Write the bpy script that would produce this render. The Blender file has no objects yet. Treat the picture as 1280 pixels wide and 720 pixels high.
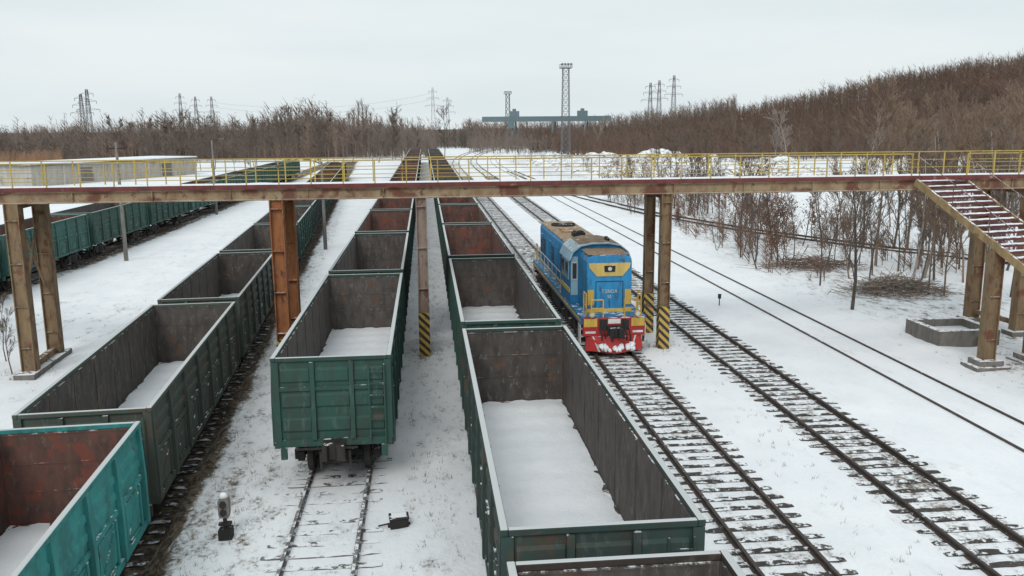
import bpy, bmesh, math, random
import numpy as np
from mathutils import Vector, Matrix, noise
random.seed(7)
R = math.radians
scene = bpy.context.scene
col = scene.collection
# ------------------------------------------------------------------ camera
F = 1080.0
CAM = Vector((0, 0, 9.45))
a = Vector((-110, 200, -F))
up = Vector((1, .0078, 0)).cross(a)
yc = a.normalized(); zc = up.normalized(); xc = yc.cross(zc)
W2C = Matrix((xc, yc, zc)).transposed()
C2W = W2C.transposed()
cd = bpy.data.cameras.new('camera'); cam = bpy.data.objects.new('camera', cd); col.objects.link(cam)
cam.matrix_world = Matrix.Translation(CAM) @ C2W.to_4x4()
cd.sensor_width = 36; cd.lens = 36 * F / 1280; cd.clip_end = 9000; cd.clip_start = .1
scene.camera = cam
def P(px, py, D):
    return CAM + (C2W @ Vector(((px - 640) / F, (360 - py) / F, -1))) * D
def G(px, py, z=0):
    d = C2W @ Vector(((px - 640) / F, (360 - py) / F, -1))
    return CAM + d * ((z - CAM.z) / d.z)
# ------------------------------------------------------------------ world
w = bpy.data.worlds.new('World'); scene.world = w; w.use_nodes = True
nt = w.node_tree; bg = nt.nodes['Background']
sky = nt.nodes.new('ShaderNodeTexSky'); sky.sky_type = 'NISHITA'; sky.sun_disc = False
SUN_EL, SUN_ROT = R(42), R(200)
sky.sun_elevation = SUN_EL; sky.sun_rotation = SUN_ROT; sky.dust_density = 4
tc = nt.nodes.new('ShaderNodeTexCoord')
mp = nt.nodes.new('ShaderNodeMapping'); mp.inputs['Scale'].default_value = (1.2, 1.2, 7)
nz = nt.nodes.new('ShaderNodeTexNoise'); nz.inputs['Scale'].default_value = 1.6; nz.inputs['Detail'].default_value = 5
rp = nt.nodes.new('ShaderNodeValToRGB')
rp.color_ramp.elements[0].position = .3; rp.color_ramp.elements[0].color = (6.6, 7.4, 7.7, 1)
rp.color_ramp.elements[1].position = .7; rp.color_ramp.elements[1].color = (7.7, 8.2, 8.3, 1)
mx = nt.nodes.new('ShaderNodeMixRGB'); mx.inputs['Fac'].default_value = .94
nt.links.new(tc.outputs['Generated'], mp.inputs['Vector']); nt.links.new(mp.outputs[0], nz.inputs['Vector'])
nt.links.new(nz.outputs['Fac'], rp.inputs['Fac'])
nt.links.new(sky.outputs[0], mx.inputs['Color1']); nt.links.new(rp.outputs[0], mx.inputs['Color2'])
nt.links.new(mx.outputs[0], bg.inputs['Color']); bg.inputs['Strength'].default_value = .112
sl = bpy.data.lights.new('sun', 'SUN'); sl.energy = 1.25; sl.angle = R(25); sl.color = (1, .97, .93)
so = bpy.data.objects.new('sun', sl); col.objects.link(so)
so.rotation_euler = (math.pi/2 - SUN_EL, 0, math.pi - SUN_ROT)
scene.view_settings.view_transform = 'Standard'; scene.view_settings.look = 'None'
scene.view_settings.exposure = 0
# ------------------------------------------------------------------ materials
def mk(name):
    m = bpy.data.materials.new(name); m.use_nodes = True
    return m, m.node_tree, m.node_tree.nodes['Principled BSDF']
def N(nt, t, **kw):
    n = nt.nodes.new(t)
    for k, v in kw.items(): setattr(n, k, v)
    return n
def mathn(nt, op, a, b=None, clamp=False):
    n = N(nt, 'ShaderNodeMath', operation=op, use_clamp=clamp)
    for i, v in enumerate((a, b)):
        if v is None: continue
        if isinstance(v, (int, float)): n.inputs[i].default_value = v
        else: nt.links.new(v, n.inputs[i])
    return n.outputs[0]
def ramp(nt, f, lo, hi):
    n = N(nt, 'ShaderNodeMapRange', interpolation_type='SMOOTHSTEP')
    n.inputs[1].default_value = lo; n.inputs[2].default_value = hi
    nt.links.new(f, n.inputs[0]); return n.outputs[0]
def mix(nt, f, c1, c2):
    n = N(nt, 'ShaderNodeMixRGB')
    if isinstance(f, (int, float)): n.inputs[0].default_value = f
    else: nt.links.new(f, n.inputs[0])
    for i, c in ((1, c1), (2, c2)):
        if isinstance(c, tuple): n.inputs[i].default_value = (*c[:3], 1)
        else: nt.links.new(c, n.inputs[i])
    return n.outputs[0]
def nois(nt, vec, sc, det=4, rough=.6):
    n = N(nt, 'ShaderNodeTexNoise'); n.inputs['Scale'].default_value = sc
    n.inputs['Detail'].default_value = det; n.inputs['Roughness'].default_value = rough
    nt.links.new(vec, n.inputs['Vector']); return n.outputs['Fac']
SNOWC = (.82, .845, .87)
def weather(name, c1, c2, c3=None, rust=.5, snow=0., rough=.75, scale=1.6, metal=0., streak=.3, bump=.15, var=.25, c4=None, snowc=SNOWC):
    """c1 base, c2 grime, c3 rust patches, c4 flaking streaks; snow = share of upward faces dusted white"""
    m, t, b = mk(name)
    tcn = N(t, 'ShaderNodeTexCoord'); oi = N(t, 'ShaderNodeObjectInfo')
    add = N(t, 'ShaderNodeVectorMath', operation='ADD'); sc = N(t, 'ShaderNodeVectorMath', operation='SCALE')
    cb = N(t, 'ShaderNodeCombineXYZ')
    for i in range(3): t.links.new(oi.outputs['Random'], cb.inputs[i])
    t.links.new(cb.outputs[0], sc.inputs[0]); sc.inputs['Scale'].default_value = 40
    t.links.new(tcn.outputs['Object'], add.inputs[0]); t.links.new(sc.outputs[0], add.inputs[1])
    mpn = N(t, 'ShaderNodeMapping'); mpn.inputs['Scale'].default_value = (1, 1, streak)
    t.links.new(add.outputs[0], mpn.inputs['Vector'])
    n1 = nois(t, mpn.outputs[0], scale * 2.2, 6, .65); n2 = nois(t, add.outputs[0], scale, 5, .6)
    c = mix(t, ramp(t, n1, .35, .68), c1, c2)
    br = N(t, 'ShaderNodeHueSaturation')
    v = mathn(t, 'ADD', mathn(t, 'MULTIPLY', oi.outputs['Random'], var), 1 - var / 2)
    t.links.new(v, br.inputs['Value']); t.links.new(c, br.inputs['Color']); c = br.outputs[0]
    if c3: c = mix(t, ramp(t, n2, .72 - rust * .35, .80 - rust * .3), c, c3)
    if c4:
        n4 = nois(t, mpn.outputs[0], scale * 4, 5, .7); c = mix(t, ramp(t, n4, .56, .66), c, c4)
    if snow:
        ge = N(t, 'ShaderNodeNewGeometry'); sx = N(t, 'ShaderNodeSeparateXYZ')
        t.links.new(ge.outputs['Normal'], sx.inputs[0])
        n3 = nois(t, add.outputs[0], 3.2, 5, .7)
        f = mathn(t, 'MULTIPLY', ramp(t, sx.outputs[2], .6, .9), ramp(t, n3, .64 - snow * .3, .72 - snow * .3))
        c = mix(t, f, c, snowc)
    t.links.new(c, b.inputs['Base Color'])
    b.inputs['Roughness'].default_value = rough; b.inputs['Metallic'].default_value = metal
    b.inputs['Specular IOR Level'].default_value = .3
    if bump:
        bn = N(t, 'ShaderNodeBump'); bn.inputs['Strength'].default_value = bump; bn.inputs['Distance'].default_value = .03
        t.links.new(n1, bn.inputs['Height']); t.links.new(bn.outputs[0], b.inputs['Normal'])
    return m
def snowmat(name, dirt=.0, use_attr=False, scale=1.):
    m, t, b = mk(name)
    tcn = N(t, 'ShaderNodeTexCoord'); v = tcn.outputs['Object']
    st = N(t, 'ShaderNodeMapping'); st.inputs['Scale'].default_value = (1.3, .6, 1) if use_attr else (1, 1, 1)
    t.links.new(v, st.inputs['Vector']); vs = st.outputs[0]
    n1 = nois(t, v, .35 * scale, 5, .6); n2 = nois(t, vs, 1.5 * scale, 8, .72); n3 = nois(t, v, 8 * scale, 4, .65)
    c = mix(t, ramp(t, n1, .35, .7), (.85, .87, .89), (.78, .81, .84))
    c = mix(t, mathn(t, 'MULTIPLY', ramp(t, n2, .5, .75), .28), c, (.62, .64, .67))
    s = mathn(t, 'ADD', mathn(t, 'MULTIPLY', n2, .62), mathn(t, 'MULTIPLY', n3, .38))
    if use_attr:
        at = N(t, 'ShaderNodeAttribute', attribute_name='dirt'); d = at.outputs['Fac']
        f = ramp(t, mathn(t, 'ADD', s, mathn(t, 'MULTIPLY', d, .5)), .69, .85)
        soft = mathn(t, 'MULTIPLY', ramp(t, mathn(t, 'ADD', n2, mathn(t, 'MULTIPLY', d, .6)), .60, 1.05), .5)
    else:
        f = ramp(t, s, .74 - dirt, .84 - dirt); soft = ramp(t, n2, .65 - dirt, 1.1)
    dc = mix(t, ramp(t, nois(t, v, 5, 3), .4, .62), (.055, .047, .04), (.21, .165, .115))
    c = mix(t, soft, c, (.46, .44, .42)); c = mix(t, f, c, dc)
    if use_attr:
        at2 = N(t, 'ShaderNodeAttribute', attribute_name='forest')
        c = mix(t, at2.outputs['Fac'], c, mix(t, n2, (.09, .062, .046), (.18, .135, .11)))
    t.links.new(c, b.inputs['Base Color']); b.inputs['Roughness'].default_value = .85
    b.inputs['Specular IOR Level'].default_value = .2
    bn = N(t, 'ShaderNodeBump'); bn.inputs['Strength'].default_value = .55; bn.inputs['Distance'].default_value = .09
    t.links.new(s, bn.inputs['Height']); t.links.new(bn.outputs[0], b.inputs['Normal'])
    return m
M = {}
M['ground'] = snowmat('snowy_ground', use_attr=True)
M['snow'] = snowmat('snow_clean', .0, scale=1.5)
M['snowcap'] = snowmat('snow_cap', .08, scale=2)
M['snowheap'] = snowmat('snow_heap_dirty', .25, scale=.7)
EXT = {'green': ((.030,.088,.069), (.042,.064,.054), .34), 'dgreen': ((.036,.068,.059), (.048,.055,.051), .40), 'olive': ((.066,.092,.076), (.074,.074,.062), .5),
       'teal': ((.042,.27,.255), (.038,.16,.155), .15), 'seagreen': ((.042,.125,.105), (.045,.085,.075), .3), 'brown': ((.06,.045,.039), (.04,.033,.031), .5)}
for k, (c1, c2, ru) in EXT.items():
    fade = tuple(.75*x + .045 for x in c1)
    M[k] = weather('wagon_' + k, c1, c2, (.090, .070, .054), ru, .35, scale=1.2, c4=fade)
    M[k + '_rim'] = weather('wagon_rim_' + k, c1, c2, (.090, .070, .054), ru, 2.2, snowc=(.50, .52, .52))
M['inner'] = weather('wagon_inside_grey', (.100, .088, .082), (.060, .052, .048), (.125, .078, .056), .40, .4, streak=.4, c4=(.15,.138,.128))
M['innerrust'] = weather('wagon_inside_rust', (.125, .062, .050), (.068, .044, .038), (.18, .06, .042), .6, .4, streak=.4, c4=(.14,.10,.085))
M['iron'] = weather('dark_iron', (.03, .027, .026), (.05, .042, .037), (.07, .045, .03), .3, .35)
M['rail'] = weather('rail_steel', (.05, .038, .033), (.075, .057, .048), None, 0, .12, rough=.5)
M['railgrey'] = weather('rail_steel_frosted', (.12, .11, .105), (.2, .19, .185), None, 0, .5, rough=.5)
M['sleeper'] = weather('sleeper_wood', (.045, .039, .035), (.08, .07, .062), None, 0, .50, scale=2.5)
M['sleepersnow'] = weather('sleeper_wood_snowed', (.09, .08, .075), (.2, .18, .17), None, 0, .8, scale=2.5)
M['rust'] = weather('bridge_rust', (.32, .13, .05), (.20, .08, .038), (.30, .18, .09), .4, .5, c4=(.10,.05,.035))
M['rustbeam'] = weather('bridge_rust_dark', (.17, .09, .055), (.11, .06, .04), (.24, .18, .12), .45, .6, c4=(.075,.045,.035))
M['rustpale'] = weather('bridge_pale_rust', (.26, .20, .165), (.19, .14, .115), (.16, .085, .06), .42, .5, c4=(.12,.075,.058))
M['girder'] = weather('girder_peeling_cream', (.29, .22, .135), (.19, .115, .07), (.14, .06, .038), .58, .9, scale=.8, streak=.8, c4=(.13,.065,.045))
M['rustred'] = weather('bridge_red_rust', (.17, .055, .038), (.09, .04, .03), (.40, .36, .33), .42, .9, scale=1.2)
M['maroon'] = weather('bridge_maroon_strip', (.17, .045, .042), (.10, .036, .034), (.34, .28, .25), .3, .9, scale=1.2)
M['ochre'] = weather('bridge_ochre', (.23, .16, .09), (.15, .10, .06), (.15, .065, .038), .5, .4, c4=(.085,.055,.042))
M['stairframe'] = weather('stair_frame_yellowish', (.30, .22, .11), (.20, .135, .075), (.15, .065, .038), .45, .5)
M['yellow'] = weather('yellow_paint', (.48, .355, .085), (.36, .27, .09), (.17, .08, .04), .3, .4)
M['concrete'] = weather('concrete', (.20, .185, .165), (.13, .12, .11), (.09, .08, .07), .4, .8)
M['conpale'] = weather('pale_concrete', (.48, .46, .43), (.36, .34, .32), (.25, .23, .21), .3, .9, scale=.6)
M['tread'] = weather('stair_tread', (.14, .034, .048), (.09, .03, .04), None, 0, .5)
M['blue'] = weather('loco_blue', (.028, .225, .45), (.028, .15, .30), (.07, .065, .06), .28, .35, rough=.6, scale=1, c4=(.03,.12,.21))
M['paleblue'] = weather('loco_pale_blue', (.30, .47, .56), (.22, .36, .45), (.1, .09, .08), .2, .6, rough=.5)
M['lyellow'] = weather('loco_yellow', (.60, .39, .07), (.44, .29, .075), (.13, .09, .06), .3, .4, rough=.6)
M['visor'] = weather('loco_pale_yellow', (.62, .46, .14), (.5, .36, .12), (.25, .17, .08), .2, .4, rough=.6)
M['lred'] = weather('loco_red', (.42, .032, .03), (.24, .028, .028), (.09, .05, .04), .34, .5, rough=.6)
M['roofdirt'] = weather('loco_roof_grime', (.36, .25, .145), (.23, .145, .085), (.26, .12, .06), .35, .15, scale=1.5, c4=(.46,.42,.38))
M['black'] = weather('black_parts', (.02, .02, .02), (.035, .032, .03), None, 0, .3)
M['white'] = weather('white_paint', (.62, .62, .6), (.45, .44, .42), None, 0, 0)
M['crane'] = weather('crane_hazed_blue_grey', (.15, .21, .23), (.13, .18, .20), (.17, .165, .16), .2, .3)  # blue-grey lightened so the distance haze is in the colour itself
M['grey'] = weather('lattice_grey', (.16, .17, .18), (.11, .115, .12), None, 0, 0)
M['wire'] = weather('wire_grey', (.35, .36, .37), (.3, .31, .32), None, 0, 0)
M['pole'] = weather('pole_concrete', (.24, .22, .20), (.16, .15, .14), None, 0, 0)
M['bark'] = weather('bark', (.12, .098, .082), (.075, .062, .053), None, 0, 0, scale=3)
M['twig'] = weather('twigs', (.165, .124, .10), (.105, .082, .067), None, 0, 0, scale=3)
M['birch'] = weather('birch_bark', (.36, .31, .27), (.21, .18, .16), None, 0, 0, scale=3)
M['reedtwig'] = weather('tan_twigs', (.24, .165, .115), (.16, .114, .085), None, 0, 0, scale=2)
M['brush'] = weather('cut_brush', (.24, .19, .15), (.15, .12, .10), None, 0, .3, scale=3)
M['redbrush'] = weather('red_brush', (.19, .12, .085), (.12, .08, .06), None, 0, .3, scale=3)
M['grass'] = weather('dry_grass', (.27, .21, .13), (.17, .125, .08), None, 0, 0, scale=1, bump=0)
M['leaf'] = weather('dry_leaf', (.22, .10, .058), (.14, .068, .046), (.25, .14, .08), .4, 0, scale=2)
M['farwood'] = weather('far_wood', (.155, .103, .078), (.115, .08, .063), (.18, .113, .08), .4, 0, scale=.02, streak=1, bump=0)
M['farwood2'] = weather('far_wood_haze_grey', (.20, .155, .13), (.155, .125, .108), (.23, .16, .12), .4, 0, scale=.02, streak=1, bump=0)  # paler, greyer twig colour stands in for air haze on far trees
M['under'] = weather('undergrowth_twigs', (.20, .125, .09), (.145, .10, .078), (.24, .12, .075), .4, 0, scale=.3, streak=1, bump=0)
M['farorange'] = weather('far_orange_scrub', (.30, .175, .10), (.22, .14, .09), None, 0, 0, scale=.05, bump=0)
M['pine'] = weather('far_pine', (.075, .08, .068), (.09, .088, .078), None, 0, 0, scale=.05, bump=0)
def plain(name, c, rough=.2):
    m, t, b = mk(name)
    tcn = N(t, 'ShaderNodeTexCoord'); n = nois(t, tcn.outputs['Object'], 3)
    t.links.new(mix(t, n, tuple(x * .75 for x in c), c), b.inputs['Base Color']); b.inputs['Roughness'].default_value = rough
    return m
M['glass'] = plain('window_glass', (.05, .06, .07), .08)
M['lens'] = plain('lamp_lens', (.6, .6, .55), .1)
m, t, b = mk('hazard_stripes')
tcn = N(t, 'ShaderNodeTexCoord'); sx = N(t, 'ShaderNodeSeparateXYZ'); t.links.new(tcn.outputs['Object'], sx.inputs[0])
s = mathn(t, 'ADD', mathn(t, 'ADD', sx.outputs[0], sx.outputs[1]), mathn(t, 'MULTIPLY', sx.outputs[2], 1.0))
f = mathn(t, 'GREATER_THAN', mathn(t, 'FRACT', mathn(t, 'MULTIPLY', s, 2.9)), .5)
wn = nois(t, tcn.outputs['Object'], 4, 6)
c = mix(t, f, (.03, .028, .026), (.50, .33, .07)); c = mix(t, ramp(t, wn, .54, .68), c, (.15, .08, .045))
t.links.new(c, b.inputs['Base Color']); b.inputs['Roughness'].default_value = .7
M['stripe'] = m
# ------------------------------------------------------------------ mesh helper
class MB:
    def __init__(s): s.v = []; s.f = []; s.m = []
    def add(s, vs, fs, mi=0):
        o = len(s.v); s.v += [tuple(q) for q in vs]
        s.f += [tuple(i + o for i in q) for q in fs]; s.m += [mi] * len(fs); return s
    def box(s, x0, x1, y0, y1, z0, z1, mi=0):
        return s.add([(x0,y0,z0),(x1,y0,z0),(x1,y1,z0),(x0,y1,z0),(x0,y0,z1),(x1,y0,z1),(x1,y1,z1),(x0,y1,z1)],
              [(3,2,1,0),(4,5,6,7),(0,1,5,4),(1,2,6,5),(2,3,7,6),(3,0,4,7)], mi)
    def bar(s, p0, p1, w, h=None, mi=0):
        p0 = Vector(p0); p1 = Vector(p1); h = h or w; d = (p1 - p0).normalized()
        u = Vector((0,0,1)) if abs(d.z) < .95 else Vector((0,1,0))
        x = d.cross(u).normalized(); y = x.cross(d)
        q = []
        for p in (p0, p1):
            for i, j in ((-1,-1),(1,-1),(1,1),(-1,1)): q.append(p + x * (i * w / 2) + y * (j * h / 2))
        return s.add(q, [(3,2,1,0),(4,5,6,7),(0,1,5,4),(1,2,6,5),(2,3,7,6),(3,0,4,7)], mi)
    def tube(s, p0, p1, r0, r1=None, n=8, mi=0, cap=True):
        p0 = Vector(p0); p1 = Vector(p1); r1 = r0 if r1 is None else r1; d = (p1 - p0).normalized()
        u = Vector((0,0,1)) if abs(d.z) < .9 else Vector((1,0,0))
        x = d.cross(u).normalized(); y = x.cross(d); q = []
        for p, r in ((p0, r0), (p1, r1)):
            for i in range(n):
                t = 2 * math.pi * i / n; q.append(p + x * (r * math.cos(t)) + y * (r * math.sin(t)))
        fs = [(i, (i+1) % n, n + (i+1) % n, n + i) for i in range(n)]
        if cap: fs += [tuple(range(n-1, -1, -1)), tuple(range(n, 2*n))]
        return s.add(q, fs, mi)
    def prism(s, prof, axis, a0, a1, mi=0):
        n = len(prof)
        def pt(u, v, t): return {'x': (t, u, v), 'y': (u, t, v), 'z': (u, v, t)}[axis]
        q = [pt(u, v, a0) for u, v in prof] + [pt(u, v, a1) for u, v in prof]
        return s.add(q, [tuple(range(n-1,-1,-1)), tuple(range(n,2*n))] + [(i,(i+1)%n,n+(i+1)%n,n+i) for i in range(n)], mi)
    def build(s, name, mats, parent=None, bevel=0, loc=None, smooth=False, fix=False):
        me = bpy.data.meshes.new(name); me.from_pydata(s.v, [], s.f)
        mats = mats if isinstance(mats, (list, tuple)) else [mats]
        for mm in mats: me.materials.append(M[mm] if isinstance(mm, str) else mm)
        if len(mats) > 1: me.polygons.foreach_set('material_index', s.m)
        if fix:
            bm = bmesh.new(); bm.from_mesh(me); bmesh.ops.recalc_face_normals(bm, faces=bm.faces); bm.to_mesh(me); bm.free()
        if smooth: me.polygons.foreach_set('use_smooth', [True] * len(me.polygons))
        o = bpy.data.objects.new(name, me); col.objects.link(o)
        if parent: o.parent = parent
        if loc: o.location = loc
        if bevel:
            bv = o.modifiers.new('bevel', 'BEVEL'); bv.width = bevel; bv.segments = 2; bv.limit_method = 'ANGLE'
        return o
def tag(o, label, cat, group=None):
    o['label'] = label; o['category'] = cat
    if group: o['group'] = group
    elif 'group' in o: del o['group']
    return o
def empty(name, loc=(0,0,0), rz=0):
    o = bpy.data.objects.new(name, None); col.objects.link(o); o.location = loc; o.rotation_euler = (0,0,rz)
    o.empty_display_size = .2; return o
KIDS = {}
def kids(o):
    return [c for c in bpy.data.objects if c.parent == o]
def copy_tree(o, parent=None):
    c = o.copy(); col.objects.link(c)
    if parent: c.parent = parent
    if o not in KIDS: KIDS[o] = kids(o)
    for k in KIDS[o]: copy_tree(k, c)
    return c
# ------------------------------------------------------------------ ground
def sst(x, a, b):
    t = min(1, max(0, (x - a) / (b - a))); return t * t * (3 - 2 * t)
def xL(y): return -7.0 - .057 * y
TR = {'M': -2.55, 'R': 2.5, 'loco': 7.65, 'right': 12.55, 'far': 18.0}
def hill(x, y):
    u = x - 80
    h = .158 * (math.sqrt(u * u + 400) + u) / 2 - 1
    return min(max(h, 0), 44) * sst(y, 235, 390) * (1 - .9 * sst(y, 430, 620))
def gz(x, y, fine=True):
    z = 0.0
    if y < 240:
        e = xL(y) + 1.85
        d = x - e
        low = -.7
        if d < 0:
            z = low * sst(-d, 0, .25)
            left = xL(y) - 2.2 - x
            if left > 0: z = low + (.42 * sst(left, 0, 2.2))
        z *= 1 - sst(y, 150, 240)
    if fine and y < 160 and -40 < x < 60:
        dm = min(abs(x - t) for t in TR.values())
        k = sst(dm, 1.45, 2.2)
        if abs(x - xL(y)) < 1.6: k = 0
        z += k * (.05 + .10 * noise.noise(Vector((x * .45, y * .3, 0))) + .06 * noise.noise(Vector((x * 1.5, y * 1.3, 4))))
    z += hill(x, y)
    if x > 22 and y < 200: z += .5 * noise.noise(Vector((x * .06, y * .06, 2))) * sst(x, 22, 40)
    return z
def axis(spans):
    o = []
    for a0, b0, st in spans:
        n = max(1, round((b0 - a0) / st)); o += list(np.linspace(a0, b0, n, endpoint=False))
    return o
xs = axis([(-3500,-900,400),(-900,-260,80),(-260,-80,15),(-80,-36,3),(-36,46,.4),(46,90,2.5),(90,420,9),(420,900,60),(900,3500,400)]) + [3500]
ys = axis([(-60,2,8),(2,60,.45),(60,150,1.2),(150,430,8),(430,900,40),(900,5000,500)]) + [5000]
verts = []; dirt = []; forest = []
for y in ys:
    for x in xs:
        verts.append((x, y, gz(x, y)))
        d = .06
        if y < 260 and -36 < x < 46:
            for k, tx in TR.items():
                dd = abs(x - tx)
                amp = {'M': .32 if y < 24 else .6, 'R': .5, 'loco': .42, 'right': .40, 'far': .16}[k]
                d = max(d, amp * (1 - sst(dd, .9, 1.9)))
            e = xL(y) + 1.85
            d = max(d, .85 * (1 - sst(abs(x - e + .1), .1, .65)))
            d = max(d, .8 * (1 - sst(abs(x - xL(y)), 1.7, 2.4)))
            d = max(d, .36 * (1 - sst(abs(x - (e + .8)), .3, 1.3)))
            d = max(d, .30 * (1 - sst(abs(x - 0), .6, 1.5)))
            d = max(d, .32 * (1 - sst(abs(x + 4.6), .6, 1.5)))
            d = max(d, .70 * (1 - sst(abs(x + 26.4), 1.4, 2.6)))
            d = max(d, .24 * (1 - sst(abs(x + 17), 3, 7)))
            if x > 20: d = max(d, .16 + .24 * (1 - sst(abs(x - 27), 3, 7)))
            d += .16 * noise.noise(Vector((x * .22, y * .12, 9)))
        elif y >= 200 and abs(x - 30) < 60:
            d = .22 + .25 * noise.noise(Vector((x * .06, y * .03, 9)))
        dirt.append(max(0, d))
        fr = sst(y, 228, 262) * sst(x, 50, 95) + sst(y, 270, 300) * (1 - sst(x, -40, 0)) + sst(y, 400, 470)
        forest.append(min(1, fr * 1.2))
nx = len(xs)
faces = [(j*nx+i, j*nx+i+1, (j+1)*nx+i+1, (j+1)*nx+i) for j in range(len(ys)-1) for i in range(nx-1)]
me = bpy.data.meshes.new('ground'); me.from_pydata(verts, [], faces); me.materials.append(M['ground'])
me.polygons.foreach_set('use_smooth', [True] * len(faces))
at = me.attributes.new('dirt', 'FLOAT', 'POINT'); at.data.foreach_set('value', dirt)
at = me.attributes.new('forest', 'FLOAT', 'POINT'); at.data.foreach_set('value', forest)
go = bpy.data.objects.new('ground', me); col.objects.link(go); go['kind'] = 'structure'
# dry grass tufts: uncountable
gm = MB(); rr = random.Random(77)
def tuft(x, y, sz):
    z = gz(x, y) - .02
    for _ in range(rr.randint(3, 6)):
        az = rr.uniform(0, 6.28); l = sz*rr.uniform(.6,1.3); ww = .007
        bx_, by_ = x + rr.gauss(0,.04), y + rr.gauss(0,.04)
        gm.add([(bx_-ww*math.sin(az), by_+ww*math.cos(az), z), (bx_+ww*math.sin(az), by_-ww*math.cos(az), z), (bx_+math.cos(az)*l*.6, by_+math.sin(az)*l*.6, z+l*.8)], [(0,1,2)])
for i in range(3600):
    y = 12 + 50*rr.random()**1.3; k = rr.random()
    if noise.noise(Vector((y*.25, k*9, 3))) < -.15: continue
    if k < .25: x = rr.gauss(0, .55)
    elif k < .45: x = rr.gauss(-4.7, .5)
    elif k < .72: x = xL(y) + 1.85 + abs(rr.gauss(.3, .5))
    elif k < .8: x = rr.gauss(-15, 3)
    elif k < .88: x = rr.gauss(10.2, .6)
    else: x = rr.uniform(20, 34)
    tuft(x, y, rr.uniform(.06, .2))
for lx, ly in ((-16,35.4),(-.2,35.4),(10,35.4),(26,38),(22,31),(-5.95,35.4)):
    for i in range(40): tuft(lx + rr.gauss(0,.5), ly + rr.gauss(0,.5), rr.uniform(.1,.35))
o = gm.build('dry_grass', 'grass'); o['kind'] = 'stuff'; o['label'] = 'dry grass stalks poking through the snow between tracks'; o['category'] = 'grass'
# ------------------------------------------------------------------ tracks
def rail_mesh(pts, off):
    mb = MB(); prof = [(-.075,0),(.075,0),(.075,.025),(.015,.04),(.015,.10),(.036,.115),(.036,.152),(-.036,.152),(-.036,.115),(-.015,.10),(-.015,.04),(-.075,.025)]
    n = len(prof); q = []
    for i, p in enumerate(pts):
        p = Vector(p); d = Vector(pts[min(i+1, len(pts)-1)]) - Vector(pts[max(i-1, 0)]); d.z = 0; d.normalize()
        r = Vector((d.y, -d.x, 0))
        for u, v in prof: q.append(p + r * (off + u) + Vector((0,0,v)))
    fs = []
    for k in range(len(pts)-1):
        for i in range(n): fs.append((k*n+i, k*n+(i+1)%n, (k+1)*n+(i+1)%n, (k+1)*n+i))
    fs += [tuple(range(n)), tuple(range((len(pts)-1)*n, len(pts)*n))]
    mb.add(q, fs); return mb
sl_var = []
for k in range(8):
    rr = random.Random(k); mb = MB(); n = 13
    x0 = -1.34 + rr.uniform(-.04, .10); x1 = 1.34 + rr.uniform(-.10, .04)
    q = []
    for i in range(n + 1):
        x = x0 + (x1 - x0) * i / n; tp = .7 if i in (0, n) else 1
        wv = (.11 + rr.uniform(-.016, .012))*tp; s_ = rr.uniform(-.009, .009); h = .034 + rr.uniform(-.022, .01) - (.01 if tp < 1 else 0)
        q += [(x, -wv + s_, -.1), (x, wv + s_, -.1), (x, wv * .92 + s_, h), (x, -wv * .92 + s_, h)]
    fs = [(0,1,2,3), tuple(4*n + i for i in (3,2,1,0))]
    for i in range(n):
        for j in range(4): fs.append((4*i+j, 4*i+(j+1)%4, 4*i+4+(j+1)%4, 4*i+4+j))
    mb.add(q, fs); o = mb.build('sleeper', 'sleeper', fix=True); m2 = o.data; bpy.data.objects.remove(o)
    m3 = m2.copy(); m3.materials.clear(); m3.materials.append(M['sleepersnow']); sl_var.append((m2, m3))
def track(label, pts, s0, s1, nparts, zoff=0, buried=False):
    t = empty('railway_track', (0,0,0)); tag(t, label, 'railway track')
    for off in (-.795, .795): rail_mesh(pts, off).build('rail', 'railgrey' if buried else 'rail', t, fix=True)
    y = s0; i = 0; rest = MB()
    def at(yy):
        for p, q in zip(pts, pts[1:]):
            if p[1] <= yy <= q[1] or q[1] <= yy <= p[1]:
                f = (yy - p[1]) / (q[1] - p[1]); v = Vector(p).lerp(Vector(q), f)
                return v, math.atan2(-(q[0]-p[0]), (q[1]-p[1]))
        return Vector(pts[-1]), 0
    while y < s1:
        v, rz = at(y)
        if i < nparts:
            o = bpy.data.objects.new('sleeper', random.choice(sl_var)[1 if buried else 0]); col.objects.link(o); o.parent = t
            o.location = (v.x + random.uniform(-.04,.04), v.y, v.z + zoff + random.uniform(-.013, .009)); o.rotation_euler = (0, 0, rz + random.uniform(-.02,.02))
        else:
            rest.box(v.x - 1.3, v.x + 1.3, v.y - .09, v.y + .09, v.z - .05, v.z + random.uniform(.006, .025))
        y += .56 + random.uniform(-.02, .02); i += 1
    if rest.v:
        o = rest.build('sleepers', 'sleeper', t); o['kind'] = 'stuff'
    return t
FB = -.085
def run(x0, z, k=1.):
    return [(x0,2,z),(x0,150,z),(x0,205,z)] + [(x0 + k*26*((y-205)/215)**2, y, z) for y in (235,265,295,325,355,385,420)]
track('snowy railway track that the blue locomotive stands on', run(TR['loco'], 0), 13, 170, 100)
track('dark railway track just right of the locomotive, cleared of snow', run(TR['right'], 0, 1.1), 14, 170, 100)
track('railway track almost buried in snow, second right of the locomotive', run(TR['far'], FB, 1.3), 20, 20.1, 2)
track('railway track under the middle row of green wagons', [(TR['M'],2,0),(TR['M'],300,0)], 15, 42, 60, -.014, True)
track('railway track under the wagon row beside the locomotive', [(TR['R'],2,0),(TR['R'],300,0)], 9, 30, 40)
track('sunken railway track under the left row of wagons', [(xL(2),2,-.7),(xL(140),140,-.7)], 12, 45, 60)
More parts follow.
